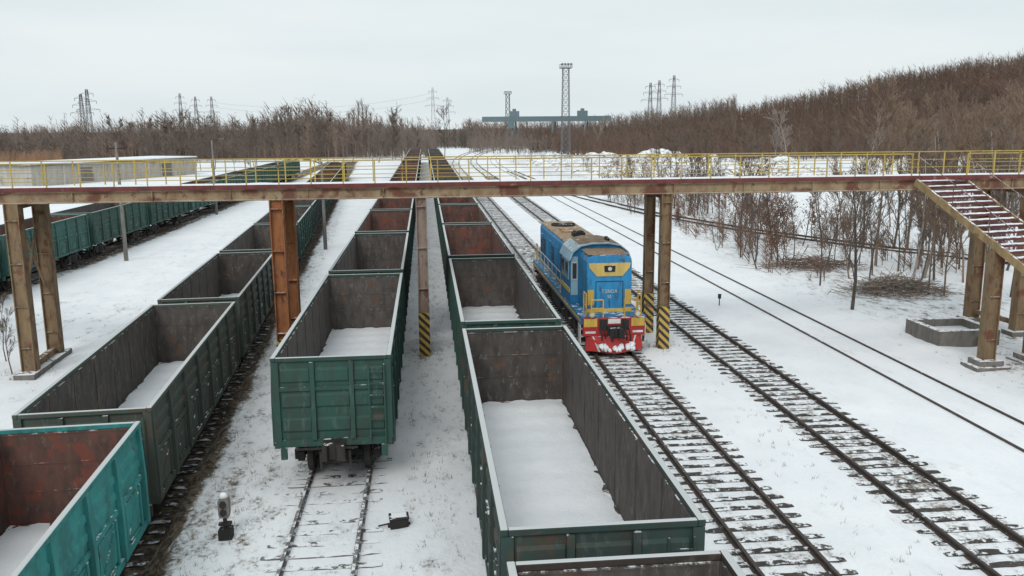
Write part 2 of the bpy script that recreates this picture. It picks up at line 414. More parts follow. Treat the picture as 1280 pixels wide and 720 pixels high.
track('curved track branching off to the right behind the brown bushes', [(18.6,190,.02),(19.5,140,.03),(21.2,115,.05),(24.2,92,.1),(28.5,75,.15),(34.5,61,.2),(43,48,.25),(54,38,.3)], 40, 40.1, 1)
track('railway track under the far left row of green wagons', [(-26.4,30,-.25),(-26.4,200,-.25)], 40, 80, 60)
# ------------------------------------------------------------------ open wagons
HL = 6.45
def side_wall(s):
    mb = MB()
    def bx(xa, xb, *r, mi=0): mb.box(min(s*xa, s*xb), max(s*xa, s*xb), *r, mi=mi)
    bx(1.44, 1.47, -HL+.06, HL-.06, 1.25, 3.40); bx(1.405, 1.438, -HL+.06, HL-.06, 1.25, 3.40, mi=1)
    posts = [-HL+.1 + (2*HL-.2) * i / 7 for i in range(8)]
    for i, y in enumerate(posts):
        ww = .09 if 0 < i < 7 else .07
        mb.prism([(s*1.47,1.12),(s*1.59,1.12),(s*1.585,2.3),(s*1.54,3.40),(s*1.47,3.40)], 'y', y-ww, y+ww)
        bx(1.392, 1.405, y-.025, y+.025, 1.3, 3.38, mi=1)
    for p, q in zip(posts, posts[1:]):
        for z in (2.62, 2.98):
            mb.prism([(s*1.47,z-.11),(s*1.51,z-.06),(s*1.51,z+.06),(s*1.47,z+.11)], 'y', p+.14, q-.14)
        bx(1.47, 1.52, p+.09, q-.09, 2.22, 2.34)
        bx(1.47, 1.50, p+.2, q-.2, 1.32, 2.16)                       # hatch
        c = (p+q)/2
        for yy in (p+.34, q-.34): bx(1.50, 1.535, yy-.045, yy+.045, 1.22, 2.2)
        mb.bar((s*1.505, p+.45, 1.42), (s*1.505, q-.45, 2.05), .05, .05)
        bx(1.50, 1.53, c-.35, c+.35, 1.24, 1.30)
    bx(1.41, 1.545, -HL, HL, 1.06, 1.22)
    return mb
def end_wall(s):
    mb = MB()
    def bx(x0, x1, ya, yb, z0, z1, mi=0): mb.box(x0, x1, min(s*ya,s*yb), max(s*ya,s*yb), z0, z1, mi)
    bx(-1.40, 1.40, HL-.05, HL-.02, 1.25, 3.40); bx(-1.40, 1.40, HL-.09, HL-.052, 1.25, 3.40, 1)
    for z in (1.68, 2.34, 3.02):
        h = .2
        for xa, xb in ((-1.3, -.58), (-.42, .42), (.58, 1.3)):
            mb.prism([(s*(HL-.02),z-h),(s*(HL+.022),z-h*.7),(s*(HL+.022),z+h*.7),(s*(HL-.02),z+h)], 'x', xa, xb)
        bx(-1.38, 1.38, HL-.10, HL-.09, z+.34, z+.37, 1)
    bx(-1.36, 1.36, HL-.02, HL+.03, 2.62, 2.72)
    for x in (-1.44, 1.44): bx(x-.09, x+.09, HL-.02, HL+.05, 1.25, 3.40)
    for x in (-.5, .5): mb.prism([(s*(HL-.02),1.3),(s*(HL+.10),1.3),(s*(HL+.06),3.38),(s*(HL-.02),3.38)], 'x', x-.06, x+.06)
    bx(-1.5, 1.5, HL-.06, HL+.04, 1.10, 1.30)
    for x in (-1.3, 1.3): bx(x-.08, x+.08, HL+.04, HL+.14, .8, 1.1)
    return mb
def wagon_proto(ext, inn, full=True):
    t = empty('open_wagon')
    for s in (-1, 1):
        side_wall(s).build('side_wall', [ext, inn], t, fix=True)
        e = end_wall(s).build('end_wall', [ext, inn], t, fix=True)
        if full:
            lb = MB()
            x = s * -1.15
            for z in (1.5, 1.82, 2.14, 2.46, 2.78, 3.1): lb.bar((x-.2, s*(HL+.13), z), (x+.2, s*(HL+.13), z), .025)
            for dx in (-.2, .2): lb.bar((x+dx, s*(HL+.13), 1.15), (x+dx, s*(HL+.13), 3.3), .035)
            lb.build('ladder', ext, e)
    rim = MB()
    for s in (-1, 1):
        rim.box(min(s*1.425,s*1.545), max(s*1.425,s*1.545), -HL-.04, HL+.04, 3.40, 3.52)
        rim.box(-1.423, 1.423, min(s*(HL-.07),s*(HL+.04)), max(s*(HL-.07),s*(HL+.04)), 3.402, 3.515)
    rim.build('top_rim', ext + '_rim', t, bevel=.02)
    MB().box(-1.40, 1.40, -HL+.1, HL-.1, 1.2, 1.28).build('floor', inn, t)
    sn = MB(); nxx, nyy = 14, 56; q = []
    for j in range(nyy + 1):
        for i in range(nxx + 1):
            x = -1.38 + 2.76 * i / nxx; y = -6.33 + 12.66 * j / nyy
            ed = min(sst(1.40 - abs(x), 0, .25), sst(6.36 - abs(y), 0, .5))
            z = 1.285 + .06 * ed + .03 * noise.noise(Vector((x * 1.1, y * .8, len(ext)))) + .016 * math.sin(y * 6.0) + .015 * noise.noise(Vector((x*4, y*4, 1)))
            if ed < .5: z += .07 * noise.noise(Vector((x * 3, y * 1.7, 3)))
            q.append((x, y, z))
    sn.add(q, [(j*(nxx+1)+i, j*(nxx+1)+i+1, (j+1)*(nxx+1)+i+1, (j+1)*(nxx+1)+i) for j in range(nyy) for i in range(nxx)])
    sn.build('snow_layer', 'snow', t, smooth=True)
    uf = MB(); uf.box(-.22, .22, -HL+.05, HL-.05, .72, 1.19)
    for y in (-5.6, -4.33, -2.6, -.9, .9, 2.6, 4.33, 5.6): uf.box(-1.40, 1.40, y-.08, y+.08, 1.0, 1.195)
    uf.tube((-.75, 1.3, .85), (-.75, 2.0, .85), .2, n=12); uf.tube((.8, -2.2, .8), (.8, -1.2, .8), .22, n=12)
    uf.build('underframe', 'iron', t)
    for s in (-1, 1):
        c = MB(); c.box(-.14, .14, min(s*6.2,s*6.72), max(s*6.2,s*6.72), .93, 1.2)
        c.prism([(-.25, s*6.66), (.2, s*6.66), (.3, s*6.98), (.1, s*6.94), (.03, s*6.82), (-.12, s*6.82), (-.16, s*6.96), (-.29, s*6.93)], 'z', .84, 1.24)
        c.box(-.28, .28, min(s*6.49,s*6.55), max(s*6.49,s*6.55), .75, 1.3)
        c.bar((.38, s*6.5, .95), (.42, s*6.8, .5), .06); c.bar((-.38, s*6.5, .95), (-.34, s*6.75, .55), .06); c.bar((-1.0, s*6.56, 1.06), (.6, s*6.56, 1.06), .05)
        c.build('coupler', 'iron', t, fix=True)
    for s in (-1, 1):
        cy = s * 4.33; b = MB()
        for sx in (-1, 1):
            x = sx * 1.02
            b.prism([(cy-1.25,.36),(cy-1.25,.62),(cy-.7,.80),(cy+.7,.80),(cy+1.25,.62),(cy+1.25,.36),(cy+.95,.42),(cy+.45,.28),(cy-.45,.28),(cy-.95,.42)], 'x', x-.09, x+.09)
            for yy in (cy-.925, cy+.925): b.box(min(x, x+sx*.2), max(x, x+sx*.2), yy-.14, yy+.14, .34, .62)
            for k in (-.2, 0, .2): b.tube((x + sx*.1, cy+k, .34), (x + sx*.1, cy+k, .7), .08, n=8)
        b.box(-1.0, 1.0, cy-.2, cy+.2, .5, .75)
        bo = b.build('bogie', 'iron', t, fix=True)
        if full:
            for yy in (cy-.925, cy+.925):
                for sx in (-1, 1):
                    wv = MB(); wv.tube((sx*.72, yy, .475), (sx*.845, yy, .475), .475, n=22); wv.tube((sx*.69, yy, .475), (sx*.72, yy, .475), .505, n=22)
                    wv.tube((sx*.845, yy, .475), (sx*.86, yy, .475), .2, n=12); wv.build('wheel', 'iron', bo)
                MB().tube((-.7, yy, .475), (.7, yy, .475), .08).build('axle', 'iron', bo)
    return t
PROTO = {}
def wagon(ext, inn, loc, rz, label, group, full):
    k = (ext, inn, full)
    if k not in PROTO:
        o = PROTO[k] = wagon_proto(*k)
    else:
        o = copy_tree(PROTO[k])
    o.location = loc; o.rotation_euler = (0, 0, rz)
    tag(o, label, 'freight wagon', group); return o
ORD = 'first second third fourth fifth sixth seventh eighth ninth tenth eleventh twelfth thirteenth fourteenth fifteenth sixteenth seventeenth eighteenth nineteenth twentieth'.split()
PITCH = 13.9; rc = random.Random(3)
GR = 'open wagons standing in the row beside the locomotive'
for k in range(0, 18):
    y = 4.3 + k * PITCH
    ext, inn = [('brown','inner'),('dgreen','inner'),('green','inner'),('dgreen','innerrust')][k] if k < 4 else rc.choice([('dgreen','innerrust'),('green','innerrust'),('brown','innerrust'),('dgreen','inner')])
    lab = ['open wagon with dark walls cut off by the bottom edge, below the large snowy wagon',
           'large dark green open wagon with clean white snow on its floor, left of the locomotive'][k] if k < 2 else '%s open wagon from the camera in the row beside the locomotive' % ORD[k]
    wagon(ext, inn, (TR['R'], y, .152), 0, lab, GR, k < 6)
GM = 'open wagons standing in the middle row'
for k in range(0, 16):
    y = 28.45 + k * PITCH
    ext, inn = [('green','inner'),('dgreen','inner'),('green','innerrust'),('brown','innerrust')][k] if k < 4 else rc.choice([('dgreen','innerrust'),('green','innerrust'),('brown','innerrust')])
    lab = 'green open wagon showing its end wall and coupler, front of the middle row' if k == 0 else '%s open wagon from the camera in the middle row' % ORD[k]
    wagon(ext, inn, (TR['M'], y, .152), 0, lab, GM, k < 5)
GL = 'open wagons standing in the left row on the sunken track'
RZL = math.atan(.057)
for k in range(0, 12):
    y = 12.9 + k * PITCH
    ext, inn = [('teal','innerrust'),('olive','inner'),('olive','inner'),('dgreen','inner')][k] if k < 4 else rc.choice([('dgreen','inner'),('green','inner'),('olive','innerrust')])
    lab = ['bright teal open wagon cut off by the bottom left corner', 'grimy olive green open wagon just behind the teal one, left row'][k] if k < 2 else '%s open wagon from the camera in the left row' % ORD[k]
    wagon(ext, inn, (xL(y), y, -.7 * (1 - sst(y,150,240)) + .152), RZL, lab, GL, k < 5)
GF = 'wagons seen side on in the far left row'
for k in range(0, 10):
    y = 46 + k * PITCH
    ext, inn = rc.choice([('seagreen','inner'),('seagreen','innerrust'),('green','inner')])
    wagon(ext, inn, (-26.4, y, -.1), 0, '%s wagon from the left edge in the far left row, seen side on' % ORD[k], GF, k < 4)
GD = 'dark wagons far off beneath the floodlight mast'
pd = G(668, 190)
for k in range(0, 7):
    wagon('brown', 'innerrust', (pd.x + 3*k, pd.y + k * PITCH, .15), -.2, 'dark wagon far off on the snow below the floodlight mast', GD, False)
# ------------------------------------------------------------------ locomotive
LY = 34.5
L = empty('locomotive', (TR['loco'], LY, .152)); tag(L, 'blue diesel shunting locomotive with yellow and red front on the snowy track', 'locomotive')
HW, CW, HH = 1.38, 1.36, .97      # frame half width, cab half width, hood half width
ZS, ZC, ZL = 3.98, 4.18, 3.78     # tops of the short hood, the cab and the long hood
uf = MB().box(-HW, HW, .12, 16.1, 1.2, 1.52); uf.box(-HW-.02, -HW, .2, 16, 1.3, 1.42, 1); uf.box(HW, HW+.02, .2, 16, 1.3, 1.42, 1)
uf.box(-.5, .5, .2, 16, .85, 1.2); uf.build('underframe', ['blue','lyellow'], L)
for s, yb in ((-1, 0), (1, 16.22)):
    bbo = MB().box(-1.3, 1.3, yb-.1, yb+.1, .74, 1.5).build('buffer_beam', 'lred', L, bevel=.02)
    def pan(x0, x1, z0, z1, mat, nm, d=.015): MB().box(x0, x1, yb+s*.1-d, yb+s*.1+d, z0, z1).build(nm, mat, bbo)
    for x in (-1.0, 1.0): pan(x-.28, x+.28, 1.14, 1.48, 'lyellow', 'yellow_panel')
    for x in (-.46, .46): pan(x-.16, x+.16, .98, 1.44, 'black', 'black_panel')
    pan(-.26, .26, 1.26, 1.46, 'white', 'white_panel', .012)
    for x in (-1.0, 1.0): pan(x-.22, x+.22, .86, .95, 'white', 'white_panel', .012)
    pl = MB(); e = 1.16; q = [(-e,yb,.74),(0,yb+s*.5,.74),(e,yb,.74),(-e-.06,yb+s*.1,.14),(0,yb+s*.75,.14),(e+.06,yb+s*.1,.14),(-e,yb-s*.06,.74),(e,yb-s*.06,.74),(-e-.06,yb-s*.02,.14),(e+.06,yb-s*.02,.14)]
    pl.add(q, [(0,1,4,3),(1,2,5,4),(6,0,3,8),(2,7,9,5),(6,7,2,1,0),(8,3,4,5,9),(6,8,9,7)])
    po = pl.build('snow_plough', 'lred', L, fix=True)
    for sx in (-1, 1):      # narrow pale diagonal mark on each plough face
        A = Vector((sx*e, yb, .74)); B_ = Vector((0, yb+s*.5, .74)); C_ = Vector((0, yb+s*.75, .14)); D_ = Vector((sx*(e+.06), yb+s*.1, .14))
        nrm = Vector((sx*.35, s*.9, .25)).normalized()*.012
        u0 = .2; a1, a2 = A.lerp(B_, u0), A.lerp(B_, u0+.06); b1, b2 = D_.lerp(C_, u0+.22), D_.lerp(C_, u0+.28)
        MB().add([a1+nrm, a2+nrm, b2+nrm, b1+nrm, a1-nrm, a2-nrm, b2-nrm, b1-nrm], [(0,1,2,3),(7,6,5,4),(0,4,5,1),(1,5,6,2),(2,6,7,3),(3,7,4,0)]).build('plough_stripe', 'white', po, fix=True)
    if s < 0:
        sb = MB()
        for i in range(16):
            an = random.Random(i); x = an.uniform(-.8, .8); yy = -.72 + abs(x)*.5; sb.tube((x, yy+.12, .22 + an.uniform(0,.22)), (x + an.uniform(-.1,.1), yy-.06, .2+an.uniform(0,.12)), an.uniform(.08,.17), .05, 7)
        sb.build('packed_snow', 'snowcap', po, smooth=True)
    c = MB().box(-.15, .15, min(yb, yb+s*.45), max(yb, yb+s*.45), .82, 1.1)
    c.prism([(-.24, yb+s*.42), (.2, yb+s*.42), (.3, yb+s*.78), (.1, yb+s*.72), (.02, yb+s*.56), (-.12, yb+s*.56), (-.16, yb+s*.75), (-.29, yb+s*.7)], 'z', .76, 1.16)
    c.box(-.3, .3, min(yb+s*.12,yb+s*.17), max(yb+s*.12,yb+s*.17), .68, 1.2)
    c.build('coupler', 'black', L, fix=True)
    for x in (-.6, -.45, .45, .6):
        hs = MB(); pr = None
        for i in range(7):
            t_ = i/6; p_ = Vector((x + .08*t_, yb+s*(.12+.22*math.sin(t_*3.1)), 1.1-.75*t_))
            if pr: hs.tube(pr, p_, .03, n=6)
            pr = p_
        hs.build('brake_hose', 'black', L)
    for x in (-.96, .96):
        lm = MB().tube((x, yb+s*.1, 1.68), (x, yb+s*.22, 1.68), .12, n=14); lm.box(x-.03, x+.03, yb-.03, yb+.1, 1.5, 1.6)
        lo = lm.build('marker_lamp', 'lyellow', L)
        MB().tube((x, yb+s*.22, 1.68), (x, yb+s*.235, 1.68), .085, n=14).build('lens', 'lens', lo)
    for x in (-1.16, 1.16):
        st = MB()
        for z in (.35, .68, 1.0): st.box(x-.22, x+.22, min(yb-s*.15, yb-s*.6), max(yb-s*.15, yb-s*.6), z-.02, z+.02)
        for xx in (x-.22, x+.22): st.box(xx-.02, xx+.02, min(yb-s*.15, yb-s*.6), max(yb-s*.15, yb-s*.6), .33, 1.2)
        st.build('step_ladder', 'white', L)
        hr = MB()
        for yy in (yb-s*.08, yb-s*.62): hr.tube((x, yy, 1.52), (x, yy, 2.5), .03, n=6)
        hr.tube((x, yb-s*.08, 2.5), (x, yb-s*.62, 2.5), .03, n=6); hr.tube((x, yb-s*.08, 2.0), (x, yb-s*.62, 2.0), .022, n=6); hr.build('handrail', 'lyellow', L)
    for sx in (-1, 1):
        fr = MB()
        for x in (.95, .45): fr.tube((sx*x, yb, 1.5), (sx*x, yb, 2.25), .028, n=6)
        fr.tube((sx*.45, yb, 2.25), (sx*.95, yb, 2.25), .028, n=6); fr.tube((sx*.45, yb, 1.9), (sx*.95, yb, 1.9), .02, n=6); fr.build('front_railing', 'lyellow', L)
def hood_prof(w, z0, z1, c): return [(-w,z0),(w,z0),(w,z1-c),(w-c*.35,z1-c*.35),(w-c,z1),(-w+c,z1),(-w+c*.35,z1-c*.35),(-w,z1-c)]
sh = MB().prism(hood_prof(HH, 1.52, ZS, .28), 'y', .95, 3.0).build('short_hood', 'blue', L, bevel=.06, fix=True)
yf = .93
MB().prism([(-.90,3.64),(-.86,3.44),(-.55,3.08),(.55,3.08),(.86,3.44),(.90,3.64)], 'y', yf-.02, .96).build('yellow_nose_band', 'visor', sh, fix=True)
hlo = MB().prism([(-.24,3.53),(-.22,3.27),(.22,3.27),(.24,3.53)], 'y', yf-.05, .95).build('headlight', 'black', sh, fix=True)
MB().tube((0, yf-.045, 3.4), (0, yf-.07, 3.4), .085, n=16).build('lens', 'lens', hlo)
for x in (-.8, .8): MB().box(x-.13, x+.13, yf-.005, .96, 1.85, 2.5).build('yellow_panel', 'lyellow', sh)
MB().box(-HH, HH, yf-.012, .955, 1.53, 1.68).build('yellow_band', 'lyellow', sh)
dl = MB()
for x in (-.58, .58): dl.box(x-.012, x+.012, yf+.005, .955, 1.75, 2.85)
dl.box(-.58, .58, yf+.005, .955, 2.84, 2.865); dl.box(-.012, .012, yf+.005, .955, 1.75, 2.05)
dl.build('door_seam', 'black', sh)
for txt, z, sz in (('ТЭМ2А', 2.36, .2), ('50', 2.14, .17)):
    cu = bpy.data.curves.new('t', 'FONT'); cu.body = txt; cu.size = sz; cu.align_x = 'CENTER'; cu.extrude = .006
    to = bpy.data.objects.new('t', cu); col.objects.link(to)
    bpy.context.view_layer.update()
    mt = bpy.data.meshes.new_from_object(to.evaluated_get(bpy.context.evaluated_depsgraph_get()))
    bpy.data.objects.remove(to); mt.materials.clear(); mt.materials.append(M['white'])
    o = bpy.data.objects.new('number', mt); col.objects.link(o); o.parent = sh; o.location = (0, yf, z); o.rotation_euler = (R(90), 0, 0)
MB().prism([(-.9,ZS+.005),(.9,ZS+.005),(.66,ZS+.04),(-.66,ZS+.04)], 'y', 1.0, 2.8).build('roof_grime', 'roofdirt', sh, fix=True)
cabp = [(-CW,1.52),(CW,1.52),(CW-.02,ZC-.7),(CW-.16,ZC-.36),(.88,ZC-.1),(.38,ZC),(-.38,ZC),(-.88,ZC-.1),(-CW+.16,ZC-.36),(-CW+.02,ZC-.7)]
cb = MB().prism(cabp, 'y', 3.0, 5.5).build('cab', 'blue', L, bevel=.03, fix=True)
rp_ = [(-CW-.06,ZC-.72),(-CW+.10,ZC-.33),(-.91,ZC-.04),(-.38,ZC+.06),(.38,ZC+.06),(.91,ZC-.04),(CW-.10,ZC-.33),(CW+.06,ZC-.72)]
rl_ = [(-CW+.005,ZC-.69),(-CW+.15,ZC-.35),(-.885,ZC-.09),(-.38,ZC+.005),(.38,ZC+.005),(.885,ZC-.09),(CW-.15,ZC-.35),(CW-.005,ZC-.69)]
cr = MB().prism(rp_ + rl_[::-1], 'y', 2.86, 5.64).build('roof', 'paleblue', cb, fix=True)
MB().prism([(-.9,ZC-.03),(-.38,ZC+.072),(.38,ZC+.072),(.9,ZC-.03),(.38,ZC+.066),(-.38,ZC+.066)], 'y', 3.1, 5.6).build('roof_grime', 'roofdirt', cr, fix=True)
for s in (-1, 1):
    yy = 2.985
    MB().box(min(s*1.0,s*(CW-.05)), max(s*1.0,s*(CW-.05)), yy-.02, yy+.02, 1.9, ZC-.55).build('front_panel', 'paleblue', cb)
    wn_ = MB().box(min(s*1.03,s*(CW-.08)), max(s*1.03,s*(CW-.08)), yy-.045, yy-.005, 2.6, 3.4).build('window', 'white', cb)
    MB().box(min(s*1.06,s*(CW-.11)), max(s*1.06,s*(CW-.11)), yy-.055, yy-.03, 2.65, 3.35).build('pane', 'glass', wn_)
    for ya, yb2 in ((3.3, 4.1), (4.35, 5.15)):
        wo = MB().box(min(s*(CW-.03),s*(CW+.02)), max(s*(CW-.03),s*(CW+.02)), ya, yb2, 2.55, 3.38).build('window', 'paleblue', cb)
        MB().box(min(s*(CW-.02),s*(CW+.035)), max(s*(CW-.02),s*(CW+.035)), ya+.06, yb2-.06, 2.61, 3.32).build('pane', 'glass', wo)
    MB().box(min(s*(CW-.01),s*(CW+.015)), max(s*(CW-.01),s*(CW+.015)), 3.02, 5.48, 2.0, 2.2).build('yellow_stripe', 'lyellow', cb)
lh = MB().prism(hood_prof(HH+.02, 1.52, ZL, .2), 'y', 5.5, 15.7).build('long_hood', 'blue', L, bevel=.04, fix=True)
MB().prism([(-.96,ZL+.005),(.96,ZL+.005),(.82,ZL+.07),(-.82,ZL+.07)], 'y', 5.7, 15.6).build('roof', 'roofdirt', lh, fix=True)
for s in (-1, 1):
    for i in range(9):
        ya = 5.75 + i * 1.08
        d_ = MB().box(min(s*(HH+.01),s*(HH+.045)), max(s*(HH+.01),s*(HH+.045)), ya, ya+.95, 1.75, 3.25).build('door', 'blue', lh)
        if i in (1, 4, 7, 8):
            g_ = MB()
            for k in range(7): g_.box(min(s*(HH+.04),s*(HH+.065)), max(s*(HH+.04),s*(HH+.065)), ya+.1, ya+.85, 2.2+k*.13, 2.27+k*.13)
            g_.build('louvre', 'black', d_)
    MB().box(min(s*(HH+.02),s*(HH+.05)), max(s*(HH+.02),s*(HH+.05)), 5.6, 15.6, 1.56, 1.7).build('yellow_stripe', 'lyellow', lh)
    ra = MB()
    for y in np.arange(5.9, 15.9, 1.4): ra.tube((s*(HW-.06), y, 1.52), (s*(HW-.06), y, 2.45), .022, n=6)
    ra.tube((s*(HW-.06), 5.9, 2.45), (s*(HW-.06), 15.7, 2.45), .022, n=6); ra.tube((s*(HW-.06), 5.9, 2.0), (s*(HW-.06), 15.7, 2.0), .016, n=6)
    ra.build('handrail', 'white', L)
zr = ZL + .07
fan = MB().tube((0, 13.4, zr), (0, 13.4, zr+.09), .68, n=24)
for i in range(8):
    t_ = i * math.pi / 8; fan.bar((.66*math.cos(t_), 13.4+.66*math.sin(t_), zr+.1), (-.66*math.cos(t_), 13.4-.66*math.sin(t_), zr+.1), .03)
fan.build('roof_fan', 'iron', L)
MB().box(-.3, .3, 8.2, 8.9, zr-.01, zr+.2).box(-.22, .22, 8.28, 8.82, zr+.2, zr+.28).build('exhaust', 'black', L)
for y in (6.6, 10.3, 11.3): MB().box(-.55, .55, y-.3, y+.3, zr-.01, zr+.1).build('roof_hatch', 'roofdirt', L, bevel=.02)
MB().tube((.5, 3.6, ZC+.1), (.5, 4.1, ZC+.12), .06, .1, 10).build('horn', 'black', L)
MB().box(-1.2, 1.2, 6.6, 9.6, .4, 1.15).build('fuel_tank', 'black', L, bevel=.08)
for cy in (3.5, 12.7):
    b_ = MB()
    for sx in (-1, 1):
        x = sx * 1.06
        b_.prism([(cy-2.7,.5),(cy-2.7,.8),(cy-2.2,.95),(cy+2.2,.95),(cy+2.7,.8),(cy+2.7,.5),(cy+1.2,.62),(cy-1.2,.62)], 'x', x-.08, x+.08)
        for yy in (cy-2.1, cy, cy+2.1): b_.box(min(x,x+sx*.24), max(x,x+sx*.24), yy-.18, yy+.18, .38, .72)
        for yy in (cy-1.05, cy+1.05): b_.tube((x+sx*.12, yy, .4), (x+sx*.12, yy, .85), .1, n=10)
    b_.box(-1.0, 1.0, cy-.4, cy+.4, .55, .9)
    bo = b_.build('bogie', 'iron', L, fix=True)
    for yy in (cy-2.1, cy, cy+2.1):
        for sx in (-1, 1):
            MB().tube((sx*.72,yy,.525),(sx*.85,yy,.525),.525,n=24).tube((sx*.69,yy,.525),(sx*.72,yy,.525),.555,n=24).build('wheel', 'iron', bo)
# ------------------------------------------------------------------ footbridge
B = empty('footbridge', (0, 35.4, 0)); tag(B, 'rusty steel footbridge with yellow railings crossing over all the tracks', 'footbridge')
BX0, BX1 = -26.0, 34.0; BN, BF = 0.0, 2.9; ZB, ZD = 6.66, 7.12
def girder(y, mat):
    mb = MB()
    mb.box(BX0, BX1, y-.16, y+.16, ZB, ZB+.04); mb.box(BX0, BX1, y-.16, y+.16, ZD-.04, ZD); mb.box(BX0, BX1, y-.05, y+.05, ZB+.04, ZD-.04)
    x = BX0 + .3
    while x < BX1: mb.box(x-.015, x+.015, y-.15, y+.15, ZB+.04, ZD-.04); x += 3.0
    return mb.build('girder', mat, B)
girder(BN, 'girder'); girder(BF, 'rustbeam')
dk = MB()
x = BX0
while x < BX1: dk.box(x, x+.98, -.12, BF+.12, ZD+.003, ZD+.05); x += 1.0
dk.build('deck', 'rustred', B)
MB().box(BX0, BX1, -.20, -.13, ZD+.004, ZD+.17).build('toe_board', 'maroon', B)
sd = MB(); q = []; nn = 240
for i in range(nn+1):
    x = BX0 + .05 + (BX1-BX0-.1) * i / nn
    for j in range(5):
        y = -.05 + .12*noise.noise(Vector((x*1.3,0,7))) + (BF-.05) * j / 4
        q.append((x, y, ZD + .056 + (.045 if 0 < j < 4 else -.004) + .04 * noise.noise(Vector((x*.8, y, 1)))))
sd.add(q, [(i*5+j, (i+1)*5+j, (i+1)*5+j+1, i*5+j+1) for i in range(nn) for j in range(4)]); sd.build('snow_layer', 'snowcap', B, smooth=True)
cbm = MB()
x = BX0 + 1
while x < BX1: cbm.box(x-.06, x+.06, .17, BF-.17, ZB+.1, ZB+.3); x += 3
cbm.build('cross_beam', 'rustbeam', B)
for y, gap in ((-.06, (20.7, 23.2)), (BF+.04, None)):
    segs = [(BX0, BX1)] if not gap else [(BX0, gap[0]), (gap[1], BX1)]
    rl = MB()
    for a0, a1 in segs:
        for z in (1.08, .72, .38): rl.tube((a0, y, ZD+z), (a1, y, ZD+z), .028 if z > 1 else .016, n=6)
    ro = rl.build('railing', 'yellow', B)
    for a0, a1 in segs:
        n = max(2, round((a1-a0) / 1.25))
        for i in range(n+1):
            xx = a0 + (a1-a0) * i / n
            MB().box(xx-.022, xx+.022, y-.022, y+.022, ZD+.01, ZD+1.1).build('post', 'yellow', ro)
def leg(xx, yy, zb, zt, mat, band=0, foot=False, hw=.2, battens=False):
    lg = MB(); d = hw * .95
    for s in (-1, 1): lg.box(xx+s*hw-.02, xx+s*hw+.02, yy-d, yy+d, zb-.2, zt)
    lg.box(xx-hw+.02, xx+hw-.02, yy-(.6*d if battens else .06), yy+(.6*d if battens else .06), zb-.2, zt)
    for z in np.arange(zb+1.2, zt-.2, 1.7): lg.box(xx-hw+.02, xx+hw-.02, yy-d+.01, yy+d-.01, z, z+.03)
    lo = lg.build('leg', mat, B)
    if band: MB().box(xx-hw-.03, xx+hw+.03, yy-d-.03, yy+d+.03, .03, band).build('hazard_band', 'stripe', lo)
    if foot:
        MB().box(xx-.7, xx+.7, yy-.55, yy+.55, zb-.3, zb+.2).box(xx-.5, xx+.5, yy-.4, yy+.4, zb+.2, zb+.42).build('footing', 'concrete', lo, bevel=.03)
LEGS = [(-16.0, -16.2, 'ochre', 0, -.3), (-5.95, -5.95, 'rust', .95, 0), (-.2, -.2, 'rustpale', 1.9, 0), (10.0, 10.08, 'ochre', 1.9, 0), (26.3, 26.0, 'ochre', 0, -.1)]
for xn, xf, mt_, band, zb in LEGS:
    hw_ = .25 if not band or mt_ == 'rust' else .2
    lf = not band and xn > 0
    leg(xn, BN, zb, ZB-.003, mt_, band, lf, hw_, not band); leg(xf, BF, zb, ZB-.003, mt_, band, lf, hw_, not band)
    MB().bar((xn, .27, ZB-.12), (xf, BF-.27, ZB-.12), .2, .22).build('portal_beam', mt_, B)
    if not band:
        if xn < 0:
            MB().bar((xn, -.7, zb+.12), (xf, BF+.7, zb+.12), .8, .3).build('footing', 'concrete', B, bevel=.03)
            MB().bar((xn, .28, zb+.42), (xf, BF-.28, zb+.42), .24, .24).build('sill_beam', mt_, B)
            MB().bar((xn, .27, ZB-.5), (xf, BF-.27, zb+3.2), .09).build('portal_brace', mt_, B); MB().bar((xn, .27, zb+3.2), (xf, BF-.27, ZB-.5), .09).build('portal_brace', mt_, B)
        else: MB().bar((xn, .28, zb+.72), (xf, BF-.28, zb+.72), .16, .2).build('sill_beam', mt_, B)
al, sl_, wd = R(12), math.tan(R(27)), 2.5
hd = Vector((math.sin(al), -math.cos(al), 0)); sd_ = Vector((math.cos(al), math.sin(al), 0))
S0 = Vector((20.75, -.35, ZD)); TL = 13.2
for k in (0, wd):
    p0 = S0 + sd_ * k; p1 = p0 + hd * TL - Vector((0,0,TL*sl_))
    MB().bar(p0 - Vector((0,0,.08)), p1 - Vector((0,0,.08)), .10, .30).build('stair_stringer', 'stairframe', B)
nt_ = 34
for i in range(nt_):
    c = S0 + hd * (TL*(i+.5)/nt_) - Vector((0,0,TL*sl_*(i+.5)/nt_ - .02))
    q = []
    for dz in (-.05, .03):
        for u, v in ((.07,-.165),(wd-.07,-.165),(wd-.07,.165),(.07,.165)): q.append(c + sd_*u + hd*v + Vector((0,0,dz)))
    to_ = MB().add(q, [(3,2,1,0),(4,5,6,7),(0,1,5,4),(1,2,6,5),(2,3,7,6),(3,0,4,7)]).build('tread', 'tread', B)
    q = []; rr = random.Random(i); nn = 12
    for j in range(nn+1):
        u = .12 + (wd-.24)*j/nn
        for v, zz in ((-.16, .031), (-.10, .055+rr.uniform(0,.02)), (.0+rr.uniform(-.05,.03), .045+rr.uniform(0,.015)), (.03+rr.uniform(-.03,.04), .028)): q.append(c + sd_*u + hd*v + Vector((0,0,zz)))
    MB().add(q, [(j*4+k, j*4+k+1, (j+1)*4+k+1, (j+1)*4+k) for j in range(nn) for k in range(3)]).build('snow_strip', 'snow', to_, smooth=True, fix=True)
